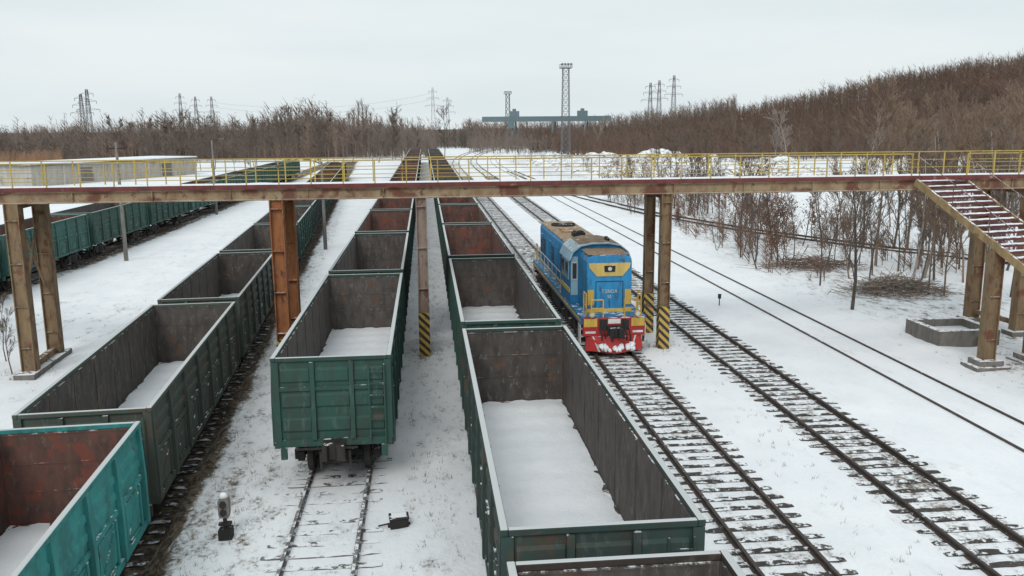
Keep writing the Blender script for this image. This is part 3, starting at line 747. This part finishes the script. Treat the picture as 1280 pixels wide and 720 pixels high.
for k in (0, wd):
    hr = MB()
    p0 = S0 + sd_*k + Vector((0,0,1.0)); hr.tube(p0, p0 + hd*TL - Vector((0,0,TL*sl_)), .016, n=6)
    for i in range(0, 7):
        p0 = S0 + sd_*k + hd*(TL*(i+.1)/7) - Vector((0,0,TL*sl_*(i+.1)/7)); hr.tube(p0, p0 + Vector((0,0,1.0)), .016, n=6)
    hr.build('stair_handrail', 'rustbeam', B)
for t_ in (4.3, 12.0):
    for k in (.1, wd-.1):
        p = S0 + sd_*k + hd*t_; z = ZD - t_*sl_ - .27
        leg(p.x, p.y, -.05, z, 'ochre', 0, True, .23, True)
    pa = S0 + sd_*.35 + hd*t_; pb = S0 + sd_*(wd-.35) + hd*t_; z = ZD - t_*sl_ - .5
    MB().bar((pa.x,pa.y,z), (pb.x,pb.y,z), .16, .2).build('portal_beam', 'ochre', B)
# concrete pit
x0, x1, y0, y1, hh = 21.7, 24.5, 34.0, 36.6, .72
po = empty('concrete_pit', (0,0,0)); tag(po, 'square open concrete pit with snow inside beside the footbridge stairs', 'concrete pit')
pt = MB()
o8 = [(x0,y0),(x1,y0),(x1,y1),(x0,y1)]; i8 = [(x0+.3,y0+.3),(x1-.3,y0+.3),(x1-.3,y1-.3),(x0+.3,y1-.3)]
q = [(x,y,-.3) for x,y in o8] + [(x,y,hh) for x,y in o8] + [(x,y,hh) for x,y in i8] + [(x,y,-.3) for x,y in i8]
fs = []
for i in range(4):
    j = (i+1)%4; fs += [(i,j,4+j,4+i),(4+i,4+j,8+j,8+i),(8+i,8+j,12+j,12+i)]
pt.add(q, fs); pt.build('pit_wall', 'concrete', po, bevel=.025, fix=True); MB().box(x0+.25, x1-.25, y0+.25, y1-.25, -.3, .38).build('snow_layer', 'snow', po)
# ------------------------------------------------------------------ trackside things
p = G(283, 672)
s = empty('dwarf_signal', (p.x, p.y, .03)); tag(s, 'short snow-capped dwarf signal standing by the middle track, bottom left', 'signal')
s.scale = (.9, .9, 1)
MB().box(-.17,.17,-.17,.17,-.05,.22).build('base', 'black', s, bevel=.02)
MB().tube((0,0,.22),(0,0,.5),.05,n=10).box(-.16,.16,-.08,.08,.30,.36).build('post', 'black', s)
h_ = MB().prism([(-.12,.5),(.12,.5),(.14,.62),(.14,.9),(.09,1.0),(-.09,1.0),(-.14,.9),(-.14,.62)], 'y', -.12, .12).build('signal_head', 'pole', s, bevel=.015, fix=True)
for z in (.65, .85):
    MB().tube((0,-.12,z),(0,-.2,z+.01),.08,n=14).build('hood', 'black', h_); MB().tube((0,-.121,z),(0,-.13,z),.065,n=14).build('lens', 'glass', h_)
MB().tube((0,0,1.0),(0,0,1.09),.14,.06,n=10).build('snow_cap', 'snow', s, smooth=True)
p = G(499, 658)
s = empty('switch_machine', (p.x, p.y, .0), .1); tag(s, 'low dark point machine box with snow on its lid between two tracks', 'point machine')
MB().box(-.22,.22,-.17,.17,.0,.24).box(-.27,.27,-.05,.05,-.02,.08).build('housing', 'black', s, bevel=.02)
MB().box(-.24,.24,-.19,.19,.242,.285).build('lid', 'iron', s, bevel=.02); MB().box(-.18,.18,-.13,.13,.287,.305).build('snow_cap', 'snowcap', s, bevel=.008)
MB().tube((-.22,0,.1),(-.5,0,.06),.02,n=6).build('rod', 'iron', s)
p = G(899, 383)
s = empty('track_marker', (p.x, p.y, 0)); tag(s, 'small dark marker lamp on a thin post in the snow right of the tracks', 'signal')
MB().tube((0,0,-.1),(0,0,.48),.028,n=8).build('post', 'black', s); MB().box(-.07,.07,-.07,.07,.43,.64).box(-.085,.085,-.11,.08,.64,.665).build('lamp_head', 'black', s, bevel=.015)
def pole(px, pyb, pyt, label, arm=1, zb=-.2, mat='pole'):
    p = G(px, pyb, zb); D = (W2C @ (p - CAM)).z * -1; h = (pyb - pyt) * D / F / .985
    s = empty('lamp_post', p); tag(s, label, 'lamp post')
    MB().tube((0,0,-.3),(0,0,h),.16,.09,10).build('pole', mat, s, smooth=True)
    if arm:
        MB().tube((0,0,h-.15),(arm*.9,0,h+.15),.035,n=8).build('arm', 'iron', s)
        MB().prism([(-.1,.0),(.1,.0),(.07,.14),(-.07,.14)], 'x', min(arm*.85,arm*1.4), max(arm*.85,arm*1.4)).build('lamp_head', 'grey', s, fix=True).location = (0,0,h+.08)
    else:
        MB().box(-.7,.7,-.05,.05,h-.5,h-.4).tube((-.6,0,h-.4),(-.6,0,h-.2),.05).tube((.6,0,h-.4),(.6,0,h-.2),.05).build('cross_arm', 'iron', s)
pole(158, 326, 182, 'tall concrete pole with a crossarm by the far left wagons', 0)
pole(271, 268, 178, 'slim lamp post between the far left and left wagon rows', 1)
pole(407, 312, 205, 'slim grey lamp post between the left and middle wagon rows', -1, 0)
# ------------------------------------------------------------------ lattice masts
def lattice(name, base, h, w0, w1, label, cat, mat='grey', bw=.16, group=None, arms=(), plat=0, panels=9):
    s = empty(name, base); tag(s, label, cat, group)
    mb = MB()
    def cn(t):
        w_ = (w0 + (w1 - w0) * t) / 2; return [Vector((i*w_, j*w_, h*t)) for i, j in ((-1,-1),(1,-1),(1,1),(-1,1))]
    for i in range(4): mb.bar(cn(0)[i], cn(1)[i], bw)
    for k in range(panels):
        a_, b_ = cn(k/panels), cn((k+1)/panels)
        for i in range(4):
            j = (i+1) % 4; mb.bar(a_[i], b_[j], bw*.55); mb.bar(a_[j], b_[i], bw*.55); mb.bar(b_[i], b_[j], bw*.55)
    mb.build('tower_frame', mat, s)
    for z, l in arms:
        ar = MB()
        for sg in (-1, 1):
            ar.bar((0,-w1/2,z), (sg*l,0,z+.2), bw*.8); ar.bar((0,w1/2,z), (sg*l,0,z+.2), bw*.8); ar.bar((0,0,z+1.3), (sg*l,0,z+.2), bw*.7)
            ar.bar((sg*l,0,z+.2), (sg*l,0,z-1.2), bw)
        ar.build('cross_arm', mat, s)
    if plat:
        g = plat
        MB().box(-g,g,-g,g,h,h+.15).build('platform', mat, s)
        rr = MB()
        for z in (.5, 1.1):
            for i, j in (((-g,-g),(g,-g)),((g,-g),(g,g)),((g,g),(-g,g)),((-g,g),(-g,-g))): rr.bar((*i,h+z),(*j,h+z),.07)
        for x in (-g,-g*.33,g*.33,g):
            for y in (-g, g): rr.bar((x,y,h),(x,y,h+1.1),.07)
        rr.build('platform_railing', mat, s)
        for x in (-g*.8,-g*.27,g*.27,g*.8):
            MB().box(x-.28,x+.28,-g-.35,-g-.05,h+.7,h+1.3).build('floodlight', 'grey', s)
    return s
def base_at(px, D):
    q = P(px, 165, D); return (q.x, q.y, hill(q.x, q.y))
def top_h(px, py, D): return P(px, py, D).z
b_ = base_at(707, 250); lattice('floodlight_mast', b_, top_h(707, 82, 250)-b_[2]-1, 2.4, 1.7, 'tall lattice floodlight mast with a platform, standing behind the footbridge centre', 'mast', 'grey', .13, plat=1.6, panels=15)
b_ = base_at(635, 420); lattice('floodlight_mast', b_, top_h(635, 118, 420)-b_[2], 2.4, 1.7, 'smaller distant lattice mast beside the blue-grey gantry crane', 'mast', 'grey', .22, plat=1.7, panels=9)
arms3 = lambda h: ((h*.66, 5.5), (h*.80, 4.2), (h*.92, 3.0))
PYL = [(105,118,430,'nearest lattice pylon, wide and dark, above the far left treeline'),(113,112,430,'lattice pylon just right of the nearest one above the far left trees'),(228,117,640,'leftmost of three distant pylons above the left treeline'),(247,121,640,'middle of three distant pylons above the left treeline'),(267,121,640,'rightmost of three distant pylons above the left treeline'),
       (542,110,620,'thin distant pylon above the trees left of the gantry crane'),(560,122,620,'thin distant pylon nearest to the gantry crane on its left'),(812,104,520,'leftmost of three distant pylons right of the floodlight mast'),(823,101,540,'middle of three distant pylons right of the floodlight mast'),(841,95,520,'rightmost of three distant pylons right of the floodlight mast')]
for px, py, D, lab in PYL:
    b_ = base_at(px, D); h = top_h(px, py, D) - b_[2]
    lattice('power_pylon', b_, h, h*.11, .9, lab, 'pylon', 'grey', .16, 'lattice pylons along the horizon', arms=arms3(h), panels=7)
def wire(a_, b_, sag, label):
    mb = MB(); a_ = Vector(a_); b_ = Vector(b_)
    pr = None
    for i in range(25):
        t = i/24; q = a_.lerp(b_, t) + Vector((0,0,-sag*4*t*(1-t)))
        if pr: mb.tube(pr, q, .06, n=3, cap=False)
        pr = q
    tag(mb.build('power_line', 'wire', None), label, 'power line')
wire(P(267,128,640), P(542,116,620), 7, 'upper sagging power line strung between the left and centre pylons')
wire(P(267,134,640), P(542,124,620), 7, 'lower sagging power line strung between the left and centre pylons')
# ------------------------------------------------------------------ gantry crane
DC = 380; cb_ = P(683, 165, DC); k_ = DC / F
s = empty('gantry_crane', (cb_.x, cb_.y, 0), R(-6)); tag(s, 'blue-grey gantry crane with a long girder spanning the far end of the yard', 'gantry crane')
zt = P(683, 148, DC).z
hw = 80 * k_
for y in (-1.4, 1.4): MB().box(-hw, hw, y-.5, y+.5, zt-1.3, zt+.9).build('girder', 'crane', s)
for x in (-hw*.50, hw*.12, hw*.62):
    for y, dx in ((-3.6,-1.6), (3.6,1.6)): MB().bar((x+dx*.3, y*.35, zt-1.3), (x+dx, y, .5), .6, .6).build('leg', 'crane', s)
    MB().box(x-2.2, x+2.2, -4.2, 4.2, .1, .9).build('end_truck', 'crane', s)
MB().box(-hw*.55-1.5, -hw*.55+1.5, -3.6, -2.0, zt-4.2, zt-1.35).build('operator_cab', 'crane', s)
for x in (-hw*.5, hw*.56): MB().box(x-2.2, x+2.2, -1.8, 1.8, zt+.9, zt+3.2).box(x-.8, x+.8, -.8, .8, zt+3.2, zt+4.2).build('trolley', 'crane', s)
# ------------------------------------------------------------------ buildings
def shed(p0, p1, depth, h, bays, label, mat='conpale', plainwall=False):
    p0 = Vector(p0); p1 = Vector(p1); d = p1 - p0; L_ = d.length
    s = empty('warehouse', p0, math.atan2(d.y, d.x)); tag(s, label, 'warehouse')
    MB().box(0, L_, 0, depth, -.5, h).build('wall', mat, s)
    MB().box(-.4, L_+.4, -.4, depth+.4, h+.002, h+.3).build('roof', 'concrete', s); MB().box(-.3, L_+.3, -.3, depth+.3, h+.303, h+.5).build('snow_layer', 'snow', s)
    for i in range(bays):
        x = L_ * (i+.5) / bays
        if i % 6 == 3: MB().box(x-1.3, x+1.3, -.06, .06, 0, min(2.7, h-.3)).build('door', 'concrete', s)
        elif not plainwall:
            wo = MB().box(x-.9, x+.9, -.05, .05, 1.7, 2.9).build('window', 'white', s); MB().box(x-.8, x+.8, -.07, -.052, 1.8, 2.8).build('pane', 'glass', wo)
    for i in range(bays+1):
        x = L_*i/bays; MB().box(x-.15, x+.15, -.15, -.001, -.5, h-.02).build('pilaster', mat, s)
shed(G(40, 232), G(245, 217), 12, 3.3, 12, 'long low plain pale concrete warehouse behind the far left wagons', plainwall=True)
shed(G(-90, 198), G(160, 192), 14, 2.6, 10, 'distant low snow-roofed shed at the foot of the left treeline', 'farwood2', True)
shed(G(685, 178), G(735, 178), 12, 4.0, 6, 'distant low building behind the base of the floodlight mast', 'conpale')
# snow heaps
HEAPS = ((735,206,32,4.0),(815,212,46,5.4),(690,198,20,2.4),(905,218,50,4.6))
for i, (px, py, wm, hm) in enumerate(HEAPS):
    p = G(px, py); mb = MB(); q = []; n1, n2 = 20, 60
    for j in range(n1+1):
        for k in range(n2):
            t = 2*math.pi*k/n2; r_ = j/n1; nzv = noise.noise(Vector((math.cos(t)*2, math.sin(t)*2, i*7)))*.35
            rad = wm/2*(1+nzv)*r_; x_, y_ = rad*math.cos(t), rad*.6*math.sin(t)
            z = hm*(1-r_**2.2)*(.58+.5*noise.noise(Vector((x_*.12, y_*.12, i*3)))+.25*noise.noise(Vector((x_*.5, y_*.5, i*5))))-.2*r_
            q.append((x_, y_, z))
    mb.add(q, [(j*n2+k, j*n2+(k+1)%n2, (j+1)*n2+(k+1)%n2, (j+1)*n2+k) for j in range(n1) for k in range(n2)])
    o = mb.build('snow_heap', 'snowheap', None, loc=p, smooth=True, fix=True)
    tag(o, ['lumpy ploughed snow heap just right of the floodlight mast base','wide dirt-flecked snow bank, second right of the floodlight mast','small snow heap left of the floodlight mast base','long dirty snow bank at the edge of the white field'][i], 'snow heap')
# ------------------------------------------------------------------ trees
def gen_tree(seed, h, spread=.35, dens=1., trunk=.018, lean=.0, depth=3, start=.2, rmin=.012):
    rr = random.Random(seed); T = MB(); Cc = MB(); tips = []
    def grow(p, d, ln, r, dep, mb):
        n = 4 if dep == 0 else 3; pts = [p]
        for i in range(n):
            d = (d + Vector((rr.gauss(0,.10),rr.gauss(0,.10),rr.gauss(.04,.05)))).normalized()
            q = pts[-1] + d * (ln/n); mb.tube(pts[-1], q, max(r*(1 - i/n*.75), rmin*.8), max(r*(1 - (i+1)/n*.75), rmin*.5), 6 if dep == 0 else 3, cap=False); pts.append(q)
        tips.append(pts[-1])
        if dep >= depth: return
        nb = int({0: 15, 1: 7, 2: 5}[dep] * dens)
        for b in range(nb):
            t = rr.uniform(start if dep == 0 else .25, 1) ; seg = min(n-1, int(t*n)); q = pts[seg].lerp(pts[seg+1], t*n-seg)
            az = rr.uniform(0, 2*math.pi); tilt = rr.uniform(.35, .95) if dep == 0 else rr.uniform(.3, .8)
            side = Vector((math.cos(az), math.sin(az), 0)); side = (side - d*side.dot(d)).normalized()
            nd = (d*math.cos(tilt) + side*math.sin(tilt) + Vector((0,0,.2))).normalized()
            grow(q, nd, ln*{0: spread*1.25, 1: .52, 2: .5}[dep]*rr.uniform(.55,1.1)*(1.15-.6*t if dep == 0 else 1), max(r*(1-t*.7)*.5, rmin), dep+1, Cc)
    grow(Vector((0,0,-.1)), Vector((rr.gauss(0,lean),rr.gauss(0,lean),1)).normalized(), h, h*trunk, 0, T)
    return T, Cc, tips
VAR = {}
def tree_proto(kind, seed):
    s = empty('leafy_shrub' if kind == 'bush' else 'bare_tree')
    rr = random.Random(seed)
    if kind == 'bush':
        Cc = MB(); tips = []
        for k in range(rr.choice([2,3,4])):
            T, C2, tp = gen_tree(seed*10+k, rr.uniform(2.6,6.4), rr.uniform(.22,.34), .8, .010, .16, 2, .12, .016)
            off = Vector((rr.uniform(-.9,.9), rr.uniform(-.9,.9), 0))
            MB().add([Vector(v)+off for v in T.v], T.f).build('stem', 'bark', s); Cc.add([Vector(v)+off for v in C2.v], C2.f); tips += [t_+off for t_ in tp]
        for t_ in tips:
            if t_.z < .9: continue
            for _ in range(rr.choice([0,1,2,4,6])):
                c = t_ + Vector((rr.gauss(0,.2),rr.gauss(0,.2),rr.gauss(-.05,.22))); u = Vector((rr.gauss(0,1),rr.gauss(0,1),rr.gauss(0,1))).normalized(); v = u.cross(Vector((rr.random(),rr.random(),rr.random()))).normalized(); sz = rr.uniform(.045,.09)
                Cc.add([c-u*sz, c+v*sz*.7, c+u*sz, c-v*sz*.7], [(0,1,2,3)], 1)
        Cc.build('crown', ['twig','leaf'], s)
    else:
        pr = {'tree': (8, .34, 1.1, .014, .03, .014), 'tall': (12, .24, 1.2, .010, .02, .028), 'thin': (6.8, .20, 1.0, .009, .05, .013), 'birch': (12, .28, 1.1, .013, .02, .035), 'tan': (11, .22, 1.3, .009, .05, .018), 'whip': (8.5, .20, 1.0, .010, .04, .014)}[kind]
        T, Cc, tp = gen_tree(seed, *pr[:5], rmin=pr[5])
        T.build('trunk', {'birch': 'birch', 'whip': 'birch', 'tan': 'reedtwig'}.get(kind, 'bark'), s); Cc.build('crown', {'birch': 'birch', 'tan': 'reedtwig'}.get(kind, 'twig'), s)
    return s
SEED = {'bush': 100, 'tree': 200, 'tall': 300, 'thin': 400, 'birch': 500, 'tan': 600, 'whip': 700}
def plant(kind, var, x, y, sc, label, group=None, z=None):
    k = (kind, var)
    if k not in VAR: VAR[k] = tree_proto(kind, SEED[kind] + var * 13); o = VAR[k]
    else: o = copy_tree(VAR[k])
    o.location = (x, y, (gz(x, y) if z is None else z) - .05); o.rotation_euler = (0,0,random.uniform(0,6.28)); o.scale = (sc,)*3
    tag(o, label, 'shrub' if kind == 'bush' else 'tree', group); return o
p = G(1065, 388); plant('tree', 0, p.x, p.y, .85, 'bare spreading tree standing alone in the snow left of the brush pile')
p = G(1025, 358); plant('thin', 0, p.x, p.y, .9, 'slim bare sapling between the brown shrubs and the lone spreading tree')
rr = random.Random(21)
LB = 'shrub with dry red-brown leaves in the thicket right of the tracks'
n_ = 0
while n_ < 34:
    y = 54 + 70 * rr.random()**1.15; x = 21.8 + rr.uniform(0, 8.5) + (y-54)*.03
    if noise.noise(Vector((x*.25, y*.13, 6))) < -.05: continue
    plant('bush', n_ % 7, x, y, rr.choice([.4,.55,.7,.85,1.05]), LB, 'shrubs with dry leaves in the thicket right of the tracks'); n_ += 1
n_ = 0
while n_ < 42:
    y = 47 + rr.uniform(0, 70); x = 22.0 + rr.uniform(0, 11)
    if noise.noise(Vector((x*.22, y*.12, 1))) < -.1: continue
    plant('thin', n_ % 5, x, y, rr.choice([.35,.5,.7,.9,1.1,1.3]), 'bare thin sapling among the red-brown shrubs right of the tracks', 'bare saplings in the thicket right of the tracks'); n_ += 1
for i in range(62):
    y = 43 + rr.uniform(0, 40); x = y*rr.uniform(.48, .70) + rr.uniform(0, 4)
    if x < 25.5 + (50-y)*.25 : x += 4
    plant(rr.choice(['tree','thin','thin','tan']), rr.randrange(5), x, y, rr.uniform(.55, 1.1), 'bare tree in the grove behind the footbridge stairs', 'bare trees in the grove behind the footbridge stairs')
for i in range(9):
    y = 46 + rr.uniform(0, 22); x = y*rr.uniform(.55, .68) + 2
    plant('whip', i % 3, x, y, rr.uniform(.8, 1.15), 'bare tree with a pale trunk in the grove behind the footbridge stairs', 'pale-trunked trees behind the footbridge stairs')
for i in range(42):
    y = 78 + rr.uniform(0, 50); x = y*rr.uniform(.57, .80)
    plant('tan', i % 5, x, y, rr.uniform(.8, 1.2)*(.85 + .3*sst(x/y, .6, .78)), 'tall tan leafless tree rising above the footbridge at its right end', 'tall tan leafless trees rising above the right end of the footbridge')
for i in range(30):
    y = 125 + rr.uniform(0, 75); x = y*rr.uniform(.54, .82) + 3
    plant('tan', i % 5, x, y, rr.uniform(.6, 1.0), 'tan leafless tree in the belt beyond the white field', 'tan leafless trees beyond the white field')
for i in range(34):
    x = 55 + rr.uniform(0, 135); y = 205 + rr.uniform(0, 45)
    plant('tall', i % 5, x, y, rr.uniform(.5, .85), 'bare tree at the foot of the wooded hill', 'bare trees at the foot of the wooded hill')
for i in range(34):
    px, D_ = rr.uniform(725, 960), rr.uniform(168, 215)
    q = P(px, 190, D_); plant('bush', i % 7, q.x, q.y, rr.uniform(.4, .8), 'brown shrub growing on the snow banks beyond the tracks', 'shrubs on the snow banks right of the floodlight mast', z=.5)
for i in range(46):
    q = P(rr.uniform(130, 560), 190, rr.uniform(240, 300)); plant('tall', i % 5, q.x, q.y, rr.uniform(.6, 1.25), 'bare tree along the front of the left treeline', 'bare trees in front of the left treeline')
for i in range(20):
    q = P(rr.uniform(170, 420), 190, rr.uniform(185, 235)); plant('tall', i % 5, q.x, q.y, rr.uniform(.5, .95), 'bare tree beyond the far left wagons, nearer than the treeline', 'bare trees between the far left wagons and the treeline')
for i, (px, pb, D) in enumerate(((1090,200,190),(985,195,205),(968,192,210),(745,190,280))):
    q = P(px, 190, D); plant('birch', i % 2, q.x, q.y, 1.0, ['pale birch with a wide crown before the wooded hill, right of centre','pale birch left of the widest birch','pale slim birch near the shrubs beyond the field','pale birch beside the snow heaps'][i])
for i, (px, py) in enumerate(((8,452),(-6,440),(16,470))):
    p = G(px, py, -.3); plant('thin', i, p.x, p.y, .42, 'leafless twiggy bush at the left edge beside the bridge leg', 'leafless bushes at the left edge')
# brush piles
def brush(px, py, n, rx, ry, h, mat, label):
    bp = MB(); rr = random.Random(px); p = G(px, py)
    for i in range(n):
        x_, y_ = rr.gauss(0, .5)*rx, rr.gauss(0, .5)*ry; r2 = (x_/rx)**2 + (y_/ry)**2
        c = Vector((x_, y_, .04 + h*max(0, 1-r2)*rr.random()))
        d = Vector((rr.gauss(0,1), rr.gauss(0,.6), rr.gauss(0,.22))).normalized() * rr.uniform(.4, 1.3)
        m_ = c + Vector((rr.gauss(0,.08), rr.gauss(0,.08), rr.gauss(0,.05)))
        bp.tube(c-d, m_, .02, .014, 3, cap=False); bp.tube(m_, c+d, .014, .006, 3, cap=False)
    tag(bp.build('brush_pile', mat, None, loc=(p.x, p.y, gz(p.x,p.y))), label, 'brush pile')
brush(1118, 366, 560, 2.6, 1.8, .9, 'brush', 'pile of cut brushwood on the snow right of the lone spreading tree')
brush(1010, 336, 300, 3.0, 1.6, .8, 'redbrush', 'low reddish tangle of brushwood under the brown shrubs')
# far woods
def wood(name, pts, mat, nb=30, thick=1., wide=1.):
    mb = MB(); rr = random.Random(len(pts)); V = []; Fc = []
    for (x, y, z, h) in pts:
        wt = h*.011*thick; rx = h*rr.uniform(.16,.30)*wide; cz = rr.uniform(.48,.66); ht = h*rr.uniform(.75,.94)
        b0 = len(V); V += [(x-wt,y,z),(x+wt,y,z),(x,y,z+ht)]; Fc.append((b0,b0+1,b0+2))
        for k in range(nb):
            az = rr.uniform(0, 6.28); u = rr.uniform(-1, 1); r_ = rr.random()**.4
            ex = math.cos(az)*rx*math.sqrt(1-u*u)*r_; ey = math.sin(az)*rx*math.sqrt(1-u*u)*r_; ez = h*cz + u*h*(1-cz)*r_
            sz = max(h*.1, min(ht*.95, ez - rr.uniform(.4,1.4)*abs(ex) - h*.08)); ww = h*rr.uniform(.004,.007)*thick
            b0 = len(V); V += [(x-ww, y, z+sz-ww), (x+ww, y, z+sz+ww), (x+ex, y+ey, z+ez)]; Fc.append((b0,b0+1,b0+2))
            for f_ in (.45, .75):
                mx_, mz = x+ex*f_, z+sz+(ez-sz)*f_; dx = rr.uniform(-.09,.09)*h
                b0 = len(V); V += [(mx_-ww*.6, y+ey*f_, mz), (mx_+ww*.6, y+ey*f_, mz+ww), (mx_+dx, y+ey*f_, mz+abs(dx)*rr.uniform(.2,1.3))]; Fc.append((b0,b0+1,b0+2))
    mb.v = V; mb.f = Fc; mb.m = [0]*len(Fc)
    o = mb.build(name, mat); o['kind'] = 'stuff'; return o
rr = random.Random(33); pts = []
while len(pts) < 8200:
    y = 232 + 218*rr.random()**1.05; x = rr.uniform(46, 400)
    if x/y > .95: continue
    cl = .95 + .3*noise.noise(Vector((x*.035, y*.03, 8)))
    pts.append((x, y, hill(x,y)-.3, rr.uniform(6.5, 11)*cl*(1 + .38*sst(x, 130, 280))*(1 if rr.random() > .06 else 1.2)))
o = wood('hill_forest', pts, 'farwood', 24); o['label'] = 'dark brown leafless forest covering the hill on the right'; o['category'] = 'forest'
pts = []
while len(pts) < 4600:
    y = 272 + 195*rr.random()**1.3; px = rr.uniform(-60, 610); q = P(px, 165, y)
    if 545 < px and y < 400: continue
    clump = .9 + .75*noise.noise(Vector((q.x*.03, q.y*.02, 4))) + .25*math.exp(-((px-400)/70)**2)
    hh = rr.uniform(8, 14) * clump * (1.25 if rr.random() < .08 else 1)
    pts.append((q.x, q.y, -.3, max(hh, 3)))
o = wood('distant_treeline', pts, 'farwood2', 24); o['label'] = 'haze-greyed leafless treeline along the left horizon'; o['category'] = 'forest'
pts = []
for i in range(110):
    q = P(rr.uniform(480, 590), 165, rr.uniform(390, 480)); pts.append((q.x, q.y, -.3, rr.uniform(7, 11)))
o = wood('pine_grove', pts, 'pine', 40, 1.1); o['label'] = 'scattered dark evergreens left of the gantry crane'; o['category'] = 'forest'
pts = []
for i in range(2100):
    q = P(rr.uniform(585, 920), 165, rr.uniform(310, 540)); pts.append((q.x, q.y, hill(q.x,q.y)-.3, rr.uniform(5, 10) if q.y < 390 else rr.uniform(9, 16)))
for i in range(160):
    q = P(rr.uniform(640, 780), 165, rr.uniform(215, 310)); pts.append((q.x, q.y, -.3, rr.uniform(1.2, 3.5)))
o = wood('distant_scrub', pts, 'farwood2', 22); o['label'] = 'leafless scrub around the far gantry crane'; o['category'] = 'forest'
pts = []
for i in range(330):
    q = P(rr.uniform(-50, 75), 165, rr.uniform(215, 270)); pts.append((q.x, q.y, -.3, rr.uniform(2.5, 5.5)))
o = wood('orange_scrub', pts, 'farorange', 36); o['label'] = 'orange-brown scrub at the far left edge'; o['category'] = 'scrub'
pts = []
while len(pts) < 230:
    y = 50 + 75*rr.random(); x = 21.8 + rr.uniform(0, 12) + (y-54)*.04
    if noise.noise(Vector((x*.2, y*.1, 12))) < .05: continue
    pts.append((x, y, gz(x,y)-.1, rr.uniform(1.0, 3.4)))
o = wood('undergrowth', pts, 'under', 30, 1.0, 1.9); o['label'] = 'tangled reddish brown undergrowth in the thicket right of the tracks'; o['category'] = 'undergrowth'
# poplars
rr = random.Random(2)
for i, px in enumerate((430, 437, 443, 449, 454, 459, 464)):
    q = P(px, 165, 400); s = empty('poplar_tree', (q.x, q.y, 0)); h = [14,17,19,22,23,20,17][i]
    tag(s, 'slender poplar in the tight clump above the left treeline', 'tree', 'poplars clumped above the left treeline')
    MB().tube((0,0,0),(0,0,h),.2,.04,6).build('trunk', 'twig', s); c = MB()
    for k in range(130):
        t = rr.uniform(.15,.95); az = rr.uniform(0,6.28); ln = rr.uniform(1.5,4.0)
        c.tube((0,0,h*t), (math.cos(az)*ln*.42, math.sin(az)*ln*.42, min(h*t+ln, h+.5)), .06, .02, 3, cap=False)
    c.build('crown', 'twig', s)
